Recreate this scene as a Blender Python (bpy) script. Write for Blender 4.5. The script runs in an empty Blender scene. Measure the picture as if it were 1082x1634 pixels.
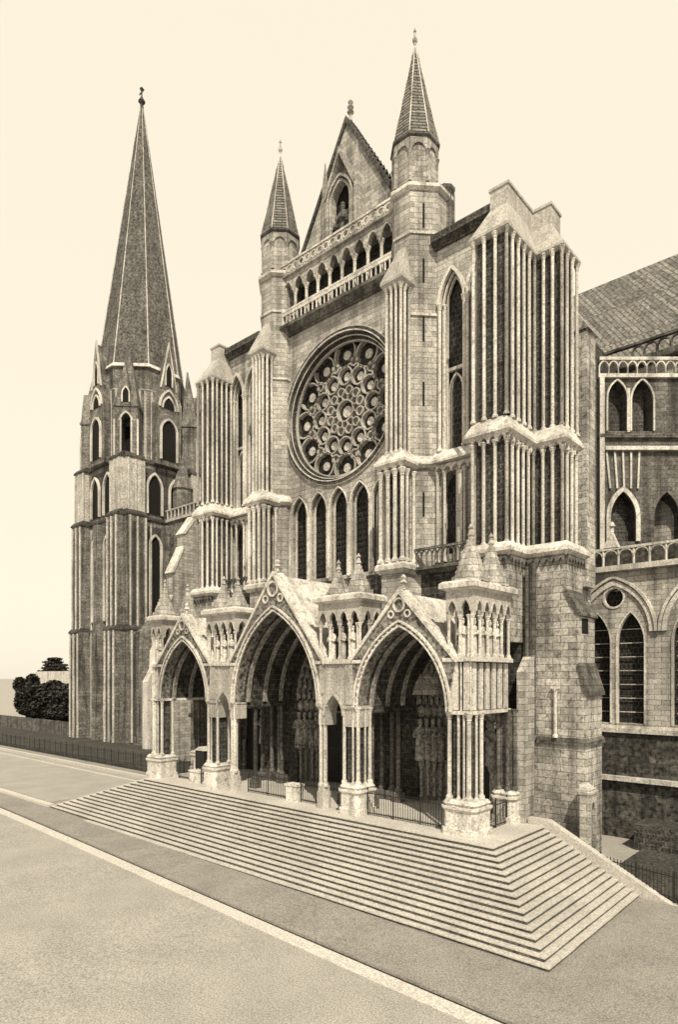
import bpy, bmesh, math, random
from mathutils import Vector, Matrix
random.seed(7)
PI = math.pi; R = math.radians
scene = bpy.context.scene
col = scene.collection
# ------------------------------------------------------------------ camera
CAM = (13.77, -25.92, 10.34)
cd = bpy.data.cameras.new('camera'); cam = bpy.data.objects.new('camera', cd); col.objects.link(cam)
cam.location = CAM
cam.rotation_euler = (R(90), 0, R(41.7))
cd.sensor_fit = 'VERTICAL'; cd.sensor_height = 36.0
cd.lens = 1007.5 / 1634 * 36.0
cd.shift_y = (1079.5 - 817) / 1634.0
cd.shift_x = 0
cd.clip_start = .1; cd.clip_end = 5000
scene.camera = cam
# ------------------------------------------------------------------ light
AZ, EL = 50, 50        # sun: degrees east of south, elevation
world = bpy.data.worlds.new('World'); scene.world = world; world.use_nodes = True
wn = world.node_tree; wn.nodes.clear()
sky = wn.nodes.new('ShaderNodeTexSky'); sky.sky_type = 'NISHITA'; sky.sun_disc = False
sky.sun_elevation = R(EL); sky.sun_rotation = R(180 - AZ); sky.dust_density = 3.0
bw = wn.nodes.new('ShaderNodeRGBToBW')
pw = wn.nodes.new('ShaderNodeMath'); pw.operation = 'POWER'; pw.inputs[1].default_value = .06
tint = wn.nodes.new('ShaderNodeMixRGB'); tint.blend_type = 'MULTIPLY'; tint.inputs[0].default_value = 1
tint.inputs[2].default_value = (1.0, .905, .725, 1)
bg = wn.nodes.new('ShaderNodeBackground'); bg.inputs[1].default_value = .97
wo = wn.nodes.new('ShaderNodeOutputWorld')
wn.links.new(sky.outputs[0], bw.inputs[0]); wn.links.new(bw.outputs[0], pw.inputs[0])
# the sky darkens towards the zenith, above the band the photograph sees
tc = wn.nodes.new('ShaderNodeTexCoord'); sz = wn.nodes.new('ShaderNodeSeparateXYZ'); wn.links.new(tc.outputs['Generated'], sz.inputs[0])
zr = wn.nodes.new('ShaderNodeMapRange'); zr.interpolation_type = 'SMOOTHSTEP'; zr.inputs[1].default_value = .76; zr.inputs[2].default_value = .93; zr.inputs[3].default_value = 1; zr.inputs[4].default_value = .12
wn.links.new(sz.outputs[2], zr.inputs[0])
zm = wn.nodes.new('ShaderNodeMath'); zm.operation = 'MULTIPLY'; wn.links.new(pw.outputs[0], zm.inputs[0]); wn.links.new(zr.outputs[0], zm.inputs[1])
wn.links.new(zm.outputs[0], tint.inputs[1]); wn.links.new(tint.outputs[0], bg.inputs[0]); wn.links.new(bg.outputs[0], wo.inputs[0])
sd = bpy.data.lights.new('sun', 'SUN'); sd.energy = 5.0; sd.angle = R(.6); sd.color = (1, .90, .70)
sun = bpy.data.objects.new('sun', sd); col.objects.link(sun)
sv = Vector((math.sin(R(AZ)) * math.cos(R(EL)), -math.cos(R(AZ)) * math.cos(R(EL)), math.sin(R(EL))))
sun.rotation_euler = sv.to_track_quat('Z', 'Y').to_euler(); sun.location = (20, -40, 60)
scene.view_settings.view_transform = 'Standard'; scene.view_settings.look = 'None'
scene.view_settings.exposure = 0.0; scene.view_settings.gamma = 1
scene.render.engine = 'CYCLES'

# ------------------------------------------------------------------ materials
def mat(name, c, dark=None, streak=.5, grain=.35, brick=None, rough=.9, bump=.25, mottle=.8, spots=0, fine=9.0):
    m = bpy.data.materials.new(name); m.use_nodes = True
    nt = m.node_tree; N = nt.nodes; L = nt.links
    b = N['Principled BSDF']; b.inputs['Roughness'].default_value = rough
    b.inputs['Specular IOR Level'].default_value = .25
    geo = N.new('ShaderNodeNewGeometry')
    def noise(scale, det, vec=None, sc=None):
        n = N.new('ShaderNodeTexNoise'); n.inputs['Scale'].default_value = scale; n.inputs['Detail'].default_value = det
        src = geo.outputs['Position']
        if sc:
            mp = N.new('ShaderNodeMapping'); mp.inputs['Scale'].default_value = sc; L.new(src, mp.inputs[0]); src = mp.outputs[0]
        L.new(src, n.inputs['Vector']); return n
    def ramp(src, a, bb, lo=0, hi=1):
        r = N.new('ShaderNodeMapRange'); r.inputs[1].default_value = a; r.inputs[2].default_value = bb
        r.inputs[3].default_value = lo; r.inputs[4].default_value = hi; L.new(src, r.inputs[0]); return r.outputs[0]
    def mix(f, a, bb, t='MIX'):
        x = N.new('ShaderNodeMixRGB'); x.blend_type = t
        for i, q in ((0, f), (1, a), (2, bb)):
            if isinstance(q, (int, float)): x.inputs[i].default_value = q if i == 0 else (q, q, q, 1)
            elif isinstance(q, tuple): x.inputs[i].default_value = (*q, 1)
            else: L.new(q, x.inputs[i])
        return x.outputs[0]
    if dark is None: dark = tuple(v * .3 for v in c)
    tone = lambda q: (lambda l: (l * 1.03, l * .985, l * .93))(.35 * q[0] + .5 * q[1] + .15 * q[2])
    c = tone(c); dark = tone(dark)
    big = ramp(noise(.45, 6).outputs[0], .38, .66)
    st = ramp(noise(1.0, 5, sc=(1.6, 1.6, .12)).outputs[0], .45, .72)
    f1 = N.new('ShaderNodeMath'); f1.operation = 'MULTIPLY'; L.new(big, f1.inputs[0]); f1.inputs[1].default_value = mottle
    base = mix(f1.outputs[0], c, tuple((a * .45 + d * .55) for a, d in zip(c, dark)))
    f2 = N.new('ShaderNodeMath'); f2.operation = 'MULTIPLY'; L.new(st, f2.inputs[0]); f2.inputs[1].default_value = streak
    base = mix(f2.outputs[0], base, dark)
    g = noise(fine, 6)
    base = mix(grain, base, ramp(g.outputs[0], .32, .68, .25, 1.6), 'MULTIPLY')
    if spots:
        sp = ramp(noise(3.2, 8).outputs[0], .55, .66)
        f3 = N.new('ShaderNodeMath'); f3.operation = 'MULTIPLY'; L.new(sp, f3.inputs[0]); f3.inputs[1].default_value = spots
        base = mix(f3.outputs[0], base, dark)
    hsrc = g.outputs[0]
    if brick:
        sx = N.new('ShaderNodeSeparateXYZ'); L.new(geo.outputs['Position'], sx.inputs[0])
        ad = N.new('ShaderNodeMath'); ad.operation = 'ADD'; L.new(sx.outputs[0], ad.inputs[0]); L.new(sx.outputs[1], ad.inputs[1])
        cb = N.new('ShaderNodeCombineXYZ'); L.new(ad.outputs[0], cb.inputs[0]); L.new(sx.outputs[2], cb.inputs[1])
        wob = noise(2.5, 3); vm = N.new('ShaderNodeVectorMath'); vm.operation = 'MULTIPLY_ADD'
        L.new(wob.outputs['Color'], vm.inputs[0]); vm.inputs[1].default_value = (.06, .06, 0); L.new(cb.outputs[0], vm.inputs[2])
        bk = N.new('ShaderNodeTexBrick'); L.new(vm.outputs[0], bk.inputs['Vector'])
        bk.inputs['Scale'].default_value = 1; bk.inputs['Brick Width'].default_value = brick[0]; bk.inputs['Row Height'].default_value = brick[1]
        bk.inputs['Mortar Size'].default_value = brick[2]; bk.inputs['Mortar Smooth'].default_value = .3
        bk.inputs['Color1'].default_value = (1, 1, 1, 1); bk.inputs['Color2'].default_value = (.52, .52, .52, 1); bk.inputs['Mortar'].default_value = (brick[3],) * 3 + (1,)
        bk.inputs['Bias'].default_value = -.2
        base = mix(1.0, base, bk.outputs['Color'], 'MULTIPLY')
    L.new(base, b.inputs['Base Color'])
    if bump:
        bp = N.new('ShaderNodeBump'); bp.inputs['Strength'].default_value = bump; bp.inputs['Distance'].default_value = .08
        L.new(hsrc, bp.inputs['Height']); L.new(bp.outputs[0], b.inputs['Normal'])
    return m
S = (.50, .425, .30)
M = {}
M['stone'] = mat('ashlar_stone', (.50,) * 3, (.05,) * 3, streak=.65, grain=.45, brick=(.8, .33, .016, .30), mottle=.4, spots=.15, fine=9, bump=.1)
M['bright'] = mat('bright_ashlar', (.60,) * 3, (.045,) * 3, streak=.7, grain=.5, brick=(.85, .38, .018, .28), mottle=.9, spots=.55, fine=8, bump=.12)
M['cap'] = mat('cap_stone', (.46,) * 3, (.10,) * 3, streak=.5, grain=.45, mottle=.5, spots=.3)
M['old'] = mat('weathered_stone', (.19,) * 3, (.015,) * 3, streak=.8, grain=.6, brick=(.8, .33, .016, .35), spots=.35, fine=7, bump=.15)
M['pale'] = mat('pale_stone', (.68,) * 3, (.10,) * 3, streak=.5, grain=.5, mottle=.6, spots=.5, bump=.06, fine=11)
M['shaft'] = mat('shaft_stone', (.68,) * 3, (.07,) * 3, streak=.6, grain=.5, mottle=.6, spots=.35, bump=.06, fine=11)
M['dark'] = mat('soot_and_shade_stone', (.09,) * 3, (.012,) * 3, streak=.6, grain=1, brick=(.6, .33, .035, 1.5), spots=.5)  # near-black tone puts the shade between shafts and in crevices into the colour
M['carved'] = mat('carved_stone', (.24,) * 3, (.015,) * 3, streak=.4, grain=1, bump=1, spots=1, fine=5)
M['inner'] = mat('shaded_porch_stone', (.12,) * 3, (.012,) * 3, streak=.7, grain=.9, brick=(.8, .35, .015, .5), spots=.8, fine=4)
M['porch_inner'] = mat('soot_and_shade_porch_stone', (.075,) * 3, (.01,) * 3, streak=.5, grain=.9, brick=(.8, .35, .02, 1.8), spots=.7, fine=4)  # soot plus the gloom inside the porch, put into the colour
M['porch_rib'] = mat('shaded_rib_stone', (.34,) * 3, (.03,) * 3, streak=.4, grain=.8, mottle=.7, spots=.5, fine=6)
M['tlight'] = mat('tower_shaft_stone', (.52,) * 3, (.10,) * 3, streak=.5, grain=.6, mottle=.6, spots=.3, fine=5)
M['tower'] = mat('tower_stone', (.27,) * 3, (.025,) * 3, streak=.85, grain=.7, mottle=.8, spots=.4, brick=(1.1, .45, .02, .4), fine=5)
M['spire'] = mat('spire_scale_stone', (.13,) * 3, (.03,) * 3, streak=.5, grain=1, mottle=.7, spots=.4, fine=3)
M['rooft'] = mat('roof_scales', (.26,) * 3, (.04,) * 3, streak=.2, grain=.6, brick=(1.3, .23, .05, .15), mottle=.5)
M['lead'] = mat('lead_roof', (.24,) * 3, (.10,) * 3, streak=.5, grain=.8, brick=(.45, 5, .08, .5), mottle=.4, fine=4)
M['glass'] = mat('leaded_glass', (.03,) * 3, (.008,) * 3, streak=.3, grain=.8, brick=(.3, .35, .03, 2.4), rough=.8, bump=.1)
M['pane'] = mat('pale_glass', (.55,) * 3, (.15,) * 3, streak=.2, grain=.7, rough=.3)
M['void'] = mat('dark_interior', (.012,) * 3, (.006,) * 3, rough=1)
M['iron'] = mat('wrought_iron', (.025,) * 3, (.014,) * 3, rough=.6, bump=0)
M['wood'] = mat('door_wood', (.035,) * 3, (.014,) * 3, brick=(.25, 9, .02, .3), rough=.7)
M['step'] = mat('step_stone', (.50,) * 3, (.20,) * 3, streak=0, grain=.4, mottle=.5, spots=.2, bump=.06, fine=10)
M['road'] = mat('road_surface', (.36,) * 3, (.17,) * 3, streak=0, grain=.55, mottle=.45, spots=.2, fine=16)
M['walk'] = mat('pavement_surface', (.28,) * 3, (.10,) * 3, streak=0, grain=.6, mottle=.45, spots=.3, fine=16)
M['kerb'] = mat('kerb_stone', (.54,) * 3, (.3,) * 3, streak=0, grain=.45, mottle=.3, fine=13)
M['leaf'] = mat('foliage', (.05,) * 3, (.016,) * 3, grain=.7, bump=0, fine=2)
M['house'] = mat('house_plaster', (.38,) * 3, (.15,) * 3, streak=.2)
M['earth'] = mat('planted_ground', (.07,) * 3, (.018,) * 3, streak=0, grain=.9, mottle=.9, spots=.6, fine=5)
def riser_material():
    m = mat('dirty_shaded_riser_stone', (.11,) * 3, (.04,) * 3, streak=.2, grain=.8, mottle=.5, spots=.5); return m  # dark tone holds dirt and the shadow under the nosings
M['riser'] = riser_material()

# ------------------------------------------------------------------ mesh helper
CX = -15.7
def arch(ul, ur, zs, za, n=9):
    """pointed arch from left springing over the apex to right springing"""
    w = (ur - ul) / 2; h = za - zs; c = (ul + ur) / 2; out = []
    if h < w * 1.001:                      # flatter: ellipse
        for i in range(2 * n + 1):
            a = PI - PI * i / (2 * n); out.append((c + w * math.cos(a), zs + h * math.sin(a)))
        return out
    rr = (w * w + h * h) / (2 * w); a1 = math.asin(min(1, h / rr))
    for i in range(n + 1):
        a = a1 * i / n; out.append((ul + rr - rr * math.cos(a), zs + rr * math.sin(a)))
    right = [(2 * c - u, z) for u, z in out[:-1]]
    return out + right[::-1]
def circ(c, z, r, n=32, a0=0, a1=2 * PI):
    return [(c + r * math.cos(a0 + (a1 - a0) * i / n), z + r * math.sin(a0 + (a1 - a0) * i / n)) for i in range(n)]
class MB:
    def __init__(s, fr=(0, 0, 0), mir=False):
        s.v = []; s.f = []; s.fr = fr; s.mir = mir
    def P(s, u, v, z):
        ox, oy, a = s.fr; a = R(a)
        x = ox + u * math.cos(a) - v * math.sin(a); y = oy + u * math.sin(a) + v * math.cos(a)
        if s.mir: x = 2 * CX - x
        s.v.append((x, y, z)); return len(s.v) - 1
    def face(s, *i): s.f.append(tuple(i))
    def box(s, u0, u1, v0, v1, z0, z1): s.poly([(u0, v0), (u1, v0), (u1, v1), (u0, v1)], z0, z1)
    def poly(s, pts, z0, z1, top=None):
        top = top or pts; n = len(pts)
        a = [s.P(u, v, z0) for u, v in pts]; b = [s.P(u, v, z1) for u, v in top]
        for i in range(n): s.face(a[i], a[(i + 1) % n], b[(i + 1) % n], b[i])
        s.face(*a[::-1]); s.face(*b)
    def xz(s, pts, v0, v1):
        n = len(pts); a = [s.P(u, v0, z) for u, z in pts]; b = [s.P(u, v1, z) for u, z in pts]
        for i in range(n): s.face(a[i], a[(i + 1) % n], b[(i + 1) % n], b[i])
        s.face(*a); s.face(*b[::-1])
    def band(s, A, B, v0, v1, closed=False):
        """solid strip between polyline A and polyline B ((u,z) lists of one length)"""
        n = len(A); a0 = [s.P(u, v0, z) for u, z in A]; b0 = [s.P(u, v0, z) for u, z in B]
        a1 = [s.P(u, v1, z) for u, z in A]; b1 = [s.P(u, v1, z) for u, z in B]
        for i in range(n if closed else n - 1):
            j = (i + 1) % n
            s.face(a0[i], a0[j], b0[j], b0[i]); s.face(a1[i], a1[j], b1[j], b1[i])
            s.face(a0[i], a0[j], a1[j], a1[i]); s.face(b0[i], b0[j], b1[j], b1[i])
        if not closed:
            for i in (0, n - 1): s.face(a0[i], b0[i], b1[i], a1[i])
    def archband(s, ul, ur, zs, za, t, v0, v1, z0=None, n=9, ta=None):
        A = arch(ul, ur, zs, za, n); B = arch(ul - t, ur + t, zs, za + (ta or t * 1.15), n)
        if z0 is not None:
            A = [(ul, z0)] + A + [(ur, z0)]; B = [(ul - t, z0)] + B + [(ur + t, z0)]
        s.band(A, B, v0, v1)
    def ring(s, c, z, r0, r1, v0, v1, n=32): s.band(circ(c, z, r0, n), circ(c, z, r1, n), v0, v1, True)
    def disc(s, c, z, r, v0, v1, n=24): s.xz(circ(c, z, r, n), v0, v1)
    def cyl(s, u, v, z0, z1, r0, r1=None, n=8, ph=.5):
        r1 = r0 if r1 is None else r1
        f = lambda r: [(u + r * math.cos(2 * PI * (i + ph) / n), v + r * math.sin(2 * PI * (i + ph) / n)) for i in range(n)]
        if r1 < 1e-4:
            a = [s.P(x, y, z0) for x, y in f(r0)]; t = s.P(u, v, z1)
            for i in range(n): s.face(a[i], a[(i + 1) % n], t)
            s.face(*a[::-1])
        else: s.poly(f(r0), z0, z1, f(r1))
    def lathe(s, u, v, prof, n=10, sq=1):
        rings = []
        for r, z in prof: rings.append([s.P(u + r * math.cos(2 * PI * i / n), v + r * sq * math.sin(2 * PI * i / n), z) for i in range(n)])
        for a, b in zip(rings, rings[1:]):
            for i in range(n): s.face(a[i], a[(i + 1) % n], b[(i + 1) % n], b[i])
        s.face(*rings[0][::-1]); s.face(*rings[-1])
    def col(s, u, v, z0, z1, r, n=8):
        """colonnette with moulded base, shaft and capital"""
        s.lathe(u, v, [(r * 1.7, z0), (r * 1.7, z0 + r * 1.1), (r * 1.35, z0 + r * 1.5), (r, z0 + r * 2.2), (r * .96, z1 - r * 3.4),
                       (r * 1.2, z1 - r * 3.3), (r * 1.0, z1 - r * 2.9), (r * 1.75, z1 - r * .7), (r * 1.9, z1 - r * .6), (r * 1.9, z1)], n)
    def wall(s, u0, u1, z0, z1, v0, v1, holes=()):
        """wall slab with holes; a hole is a list of (u, zlow, zhigh), u rising"""
        cur = u0
        for h in sorted(holes, key=lambda q: q[0][0]):
            if h[0][0] > cur + 1e-4: s.box(cur, h[0][0], v0, v1, z0, z1)
            up = [(u, zh) for u, zl, zh in h]; lo = [(u, zl) for u, zl, zh in h]
            s.band(up, [(u, z1) for u, _ in up], v0, v1)
            if min(z for _, z in lo) > z0 + 1e-3: s.band(lo, [(u, z0) for u, _ in lo], v0, v1)
            cur = h[-1][0]
        if cur < u1 - 1e-4: s.box(cur, u1, v0, v1, z0, z1)
    def build(s, name, m, parent=None, origin=None):
        me = bpy.data.meshes.new(name); o = bpy.data.objects.new(name, me); col.objects.link(o)
        if parent is not None:
            w = wloc(parent); o.parent = parent; vs = [(x - w[0], y - w[1], z - w[2]) for x, y, z in s.v]
        else:
            w = origin or (sum(v[0] for v in s.v) / len(s.v), sum(v[1] for v in s.v) / len(s.v), min(v[2] for v in s.v))
            o.location = w; vs = [(x - w[0], y - w[1], z - w[2]) for x, y, z in s.v]
        me.from_pydata(vs, [], s.f); bm = bmesh.new(); bm.from_mesh(me); bmesh.ops.recalc_face_normals(bm, faces=bm.faces); bm.to_mesh(me); bm.free()
        me.materials.append(M[m]); return o
def wloc(o):
    x = y = z = 0
    while o is not None: x += o.location.x; y += o.location.y; z += o.location.z; o = o.parent
    return (x, y, z)
def tag(o, label=None, cat=None, group=None, kind=None):
    if label: o['label'] = label
    if cat: o['category'] = cat
    if group: o['group'] = group
    if kind: o['kind'] = kind
    return o
def empty(name, loc, label, cat, group=None):
    o = bpy.data.objects.new(name, None); col.objects.link(o); o.location = loc; o.empty_display_size = .5
    return tag(o, label, cat, group)
def hole_arch(ul, ur, z0, zs, za, n=9): return [(u, z0, z) for u, z in arch(ul, ur, zs, za, n)]
def hole_circ(c, z, r, n=20):
    out = []
    for i in range(n + 1):
        a = PI - PI * i / n; u = c + r * math.cos(a); h = r * math.sin(a); out.append((u, z - h, z + h))
    return out
def off(poly, d):
    """offset a polygon (any simple one, counter-clockwise) outwards by d"""
    n = len(poly); out = []
    for i in range(n):
        p0 = Vector(poly[i - 1]); p1 = Vector(poly[i]); p2 = Vector(poly[(i + 1) % n])
        e1 = (p1 - p0).normalized(); e2 = (p2 - p1).normalized()
        n1 = Vector((e1.y, -e1.x)); n2 = Vector((e2.y, -e2.x)); b = (n1 + n2); k = max(.35, 1 + n1.dot(n2))
        out.append(tuple(p1 + b * (d / k)))
    return out
P = 2.6   # porch platform height
exec_parts = []

# ================================================================== GROUND
def gz(x): t = max(0, min(1, (2 - x) / 36)); return .16 * t * t * (3 - 2 * t)
def sheet(name, pts, m, dz, sub=12, label=None):
    """ground-following quad strip sheet: pts = 4 corners, following gz + dz"""
    mb = MB(); a, b, c, d = pts
    idx = []
    for j in range(5):
        row = []
        for i in range(sub + 1):
            s, t = i / sub, j / 4
            x = (a[0] * (1 - s) + b[0] * s) * (1 - t) + (d[0] * (1 - s) + c[0] * s) * t
            y = (a[1] * (1 - s) + b[1] * s) * (1 - t) + (d[1] * (1 - s) + c[1] * s) * t
            row.append(mb.P(x, y, gz(x) + dz))
        idx.append(row)
    for j in range(4):
        for i in range(sub): mb.face(idx[j][i], idx[j][i + 1], idx[j + 1][i + 1], idx[j + 1][i])
    return tag(mb.build(name, m), kind='structure')
mb = MB()
xs = [-3000, -600, -200, -120] + [-100 + 4 * i for i in range(34)] + [60, 200, 1500]
ys = [-400, -60, -20, 0, 40, 150, 600, 3000]
g = [[mb.P(x, y, gz(x) - .13) for x in xs] for y in ys]
for j in range(len(ys) - 1):
    for i in range(len(xs) - 1): mb.face(g[j][i], g[j][i + 1], g[j + 1][i + 1], g[j + 1][i])
tag(mb.build('ground', 'road'), kind='structure')
# raised strip (pavement) between the steps and the kerb
def kerbline(x): return -8.17 - .041 * (x + .3) + (0)   # y of the kerb for x
def strip(name, x0, x1, f0, f1, dz, m, top=True, n=60):
    mb = MB(); A = []; B = []; A0 = []; B0 = []
    for i in range(n + 1):
        x = x0 + (x1 - x0) * i / n
        A.append(mb.P(x, f0(x), gz(x) + dz)); B.append(mb.P(x, f1(x), gz(x) + dz))
        A0.append(mb.P(x, f0(x), gz(x) - .3)); B0.append(mb.P(x, f1(x), gz(x) - .3))
    for i in range(n):
        mb.face(A[i], A[i + 1], B[i + 1], B[i]); mb.face(A0[i], A0[i + 1], A[i + 1], A[i]); mb.face(B[i], B[i + 1], B0[i + 1], B0[i])
    mb.face(A0[0], A[0], B[0], B0[0]); mb.face(A0[-1], A[-1], B[-1], B0[-1])
    return tag(mb.build(name, m), kind='structure')
strip('pavement', -70, 60, lambda x: kerbline(x) + .0, lambda x: 5.4 if x > 1 else (-.5 if x > -34.5 else -3.4), .01, 'walk')
strip('kerb', -70, 60, lambda x: kerbline(x) - .75, lambda x: kerbline(x) - .06, -.11, 'kerb')
strip('kerb_shadow', -70, 60, lambda x: kerbline(x) - .07, lambda x: kerbline(x) + .01, -.10, 'iron')  # thin dark strip painting the shadow line at the kerb drop
strip('planted_strip', 2.2, 40, lambda x: 6.2, lambda x: 16.9, .02, 'earth')
strip('square', -140, -37.2, lambda x: -3.6, lambda x: 7.5, .15, 'road')
strip('path_edge', -120, -36, lambda x: -4.3, lambda x: -3.75, .17, 'kerb')
strip('tower_kerb', -160, -30.5, lambda x: 8.0 - .002 * x, lambda x: 8.5, .26, 'kerb')
strip('tower_path', -160, -30.5, lambda x: 8.6, lambda x: 9.9, .2, 'walk')
strip('path_line', -160, -33, lambda x: 6.2, lambda x: 6.45, .19, 'kerb')
strip('planted_ground', -160, -30.5, lambda x: 11.0, lambda x: 23.0, .25, 'earth')

# ================================================================== STEPS
NS = 16; RI = P / NS; TR = 4.9 / NS
stair = empty('staircase', (CX, -2, 0), 'broad flight of pale stone steps wrapping round the foot of the cathedral porch', 'steps')
XL, XR, YB = -29.2, 0.0, 5.5
for k in range(NS):
    z1 = P - RI * k; d = TR * k
    m1 = MB(); dw = .456 * k; m1.box(XL - dw, XR + d, -d, YB, z1 - RI - .03, z1 - .045)
    m2 = MB(); jit = random.uniform(-.01, .01)
    xa, xb, ya = XL - dw - .035, XR + d + .035, -d - .035 + jit
    nf = int((xb - xa) / 1.3); ne = 5 + k // 3
    front = [(xa + (xb - xa) * i / nf, ya + random.uniform(-.022, .022)) for i in range(nf)]
    side = [(xb + (random.uniform(-.02, .02) if i else 0), ya + (YB - ya) * i / ne) for i in range(ne)]
    m2.poly(front + side + [(xb, YB), (xa, YB)], z1 - .045, z1)
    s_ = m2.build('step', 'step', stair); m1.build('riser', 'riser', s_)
mb = MB(); mb.box(XL + .1, XR - .1, .3, 12, P - .5, P + .012); mb.build('landing', 'step', stair)
# sloping coping closing the flank
mb = MB()
a = [(-.3, P + .12), (.6, P + .12), (7.2, -.55), (6.3, -.55)]
mb.xz([(-.9, P + .32), (.2, P + .32), (8.2, -1.2), (-.9, -1.2)], 5.5, 5.95)
tag(mb.build('coping_wall', 'step'), 'sloping stone parapet closing the right end of the steps', 'wall')

# ================================================================== FIGURES
def statue_mesh():
    """robed column figure about 1.9 m high, centred on the origin"""
    bm = bmesh.new(); n = 12
    prof = [(.20, .0, 1, 0), (.25, .05, .8, 0), (.24, .5, .75, 0), (.22, .9, .75, 0), (.20, 1.05, .75, -.01), (.25, 1.3, .7, 0), (.28, 1.48, .62, 0), (.24, 1.56, .6, 0),
            (.09, 1.60, .9, -.01), (.08, 1.66, 1, -.02), (.115, 1.72, 1.1, -.03), (.125, 1.80, 1.1, -.03), (.11, 1.90, 1.0, -.02), (.13, 1.91, 1, -.02), (.10, 1.99, 1, -.02)]
    rings = []
    for r, z, sq, dy in prof:
        ring = []
        for i in range(n):
            a = 2 * PI * i / n; fold = 1 + (.08 if i % 2 else -.05) * (1 if z < 1.2 else 0)
            ring.append(bm.verts.new((r * fold * math.cos(a), dy + r * sq * fold * math.sin(a), z)))
        rings.append(ring)
    for a, b in zip(rings, rings[1:]):
        for i in range(n): bm.faces.new((a[i], a[(i + 1) % n], b[(i + 1) % n], b[i]))
    bm.faces.new(rings[0][::-1]); bm.faces.new(rings[-1])
    # forearms folded over the chest, holding a book
    for s in (-1, 1):
        pts = [Vector((s * .27, -.02, 1.42)), Vector((s * .30, -.10, 1.12)), Vector((s * .08, -.25, 1.20))]
        for p, q in zip(pts, pts[1:]):
            d = (q - p).normalized(); u = d.orthogonal().normalized(); w = d.cross(u)
            ra = [bm.verts.new(p + (u * math.cos(t) + w * math.sin(t)) * .065) for t in [i * PI / 3 for i in range(6)]]
            rb = [bm.verts.new(q + (u * math.cos(t) + w * math.sin(t)) * .05) for t in [i * PI / 3 for i in range(6)]]
            for i in range(6): bm.faces.new((ra[i], ra[(i + 1) % 6], rb[(i + 1) % 6], rb[i]))
            bm.faces.new(ra[::-1]); bm.faces.new(rb)
    bmesh.ops.create_cube(bm, size=1, matrix=Matrix.Translation((0, -.28, 1.22)) @ Matrix.Diagonal((.17, .06, .22, 1)))
    me = bpy.data.meshes.new('statue'); bmesh.ops.recalc_face_normals(bm, faces=bm.faces); bm.to_mesh(me); bm.free()
    me.materials.append(M['shaft'])
    for p in me.polygons: p.use_smooth = True
    return me
STAT = statue_mesh()
STAT2 = STAT.copy(); STAT2.materials[0] = M['old']; STAT3 = STAT.copy(); STAT3.materials[0] = M['porch_rib']
def statue(x, y, z, h, rz, label, group, me=None):
    o = bpy.data.objects.new('statue', me or STAT); col.objects.link(o); o.location = (x, y, z); k = h / 1.99
    o.scale = (k, k, k); o.rotation_euler = (0, 0, R(rz)); tag(o, label, 'statue', group); return o

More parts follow.
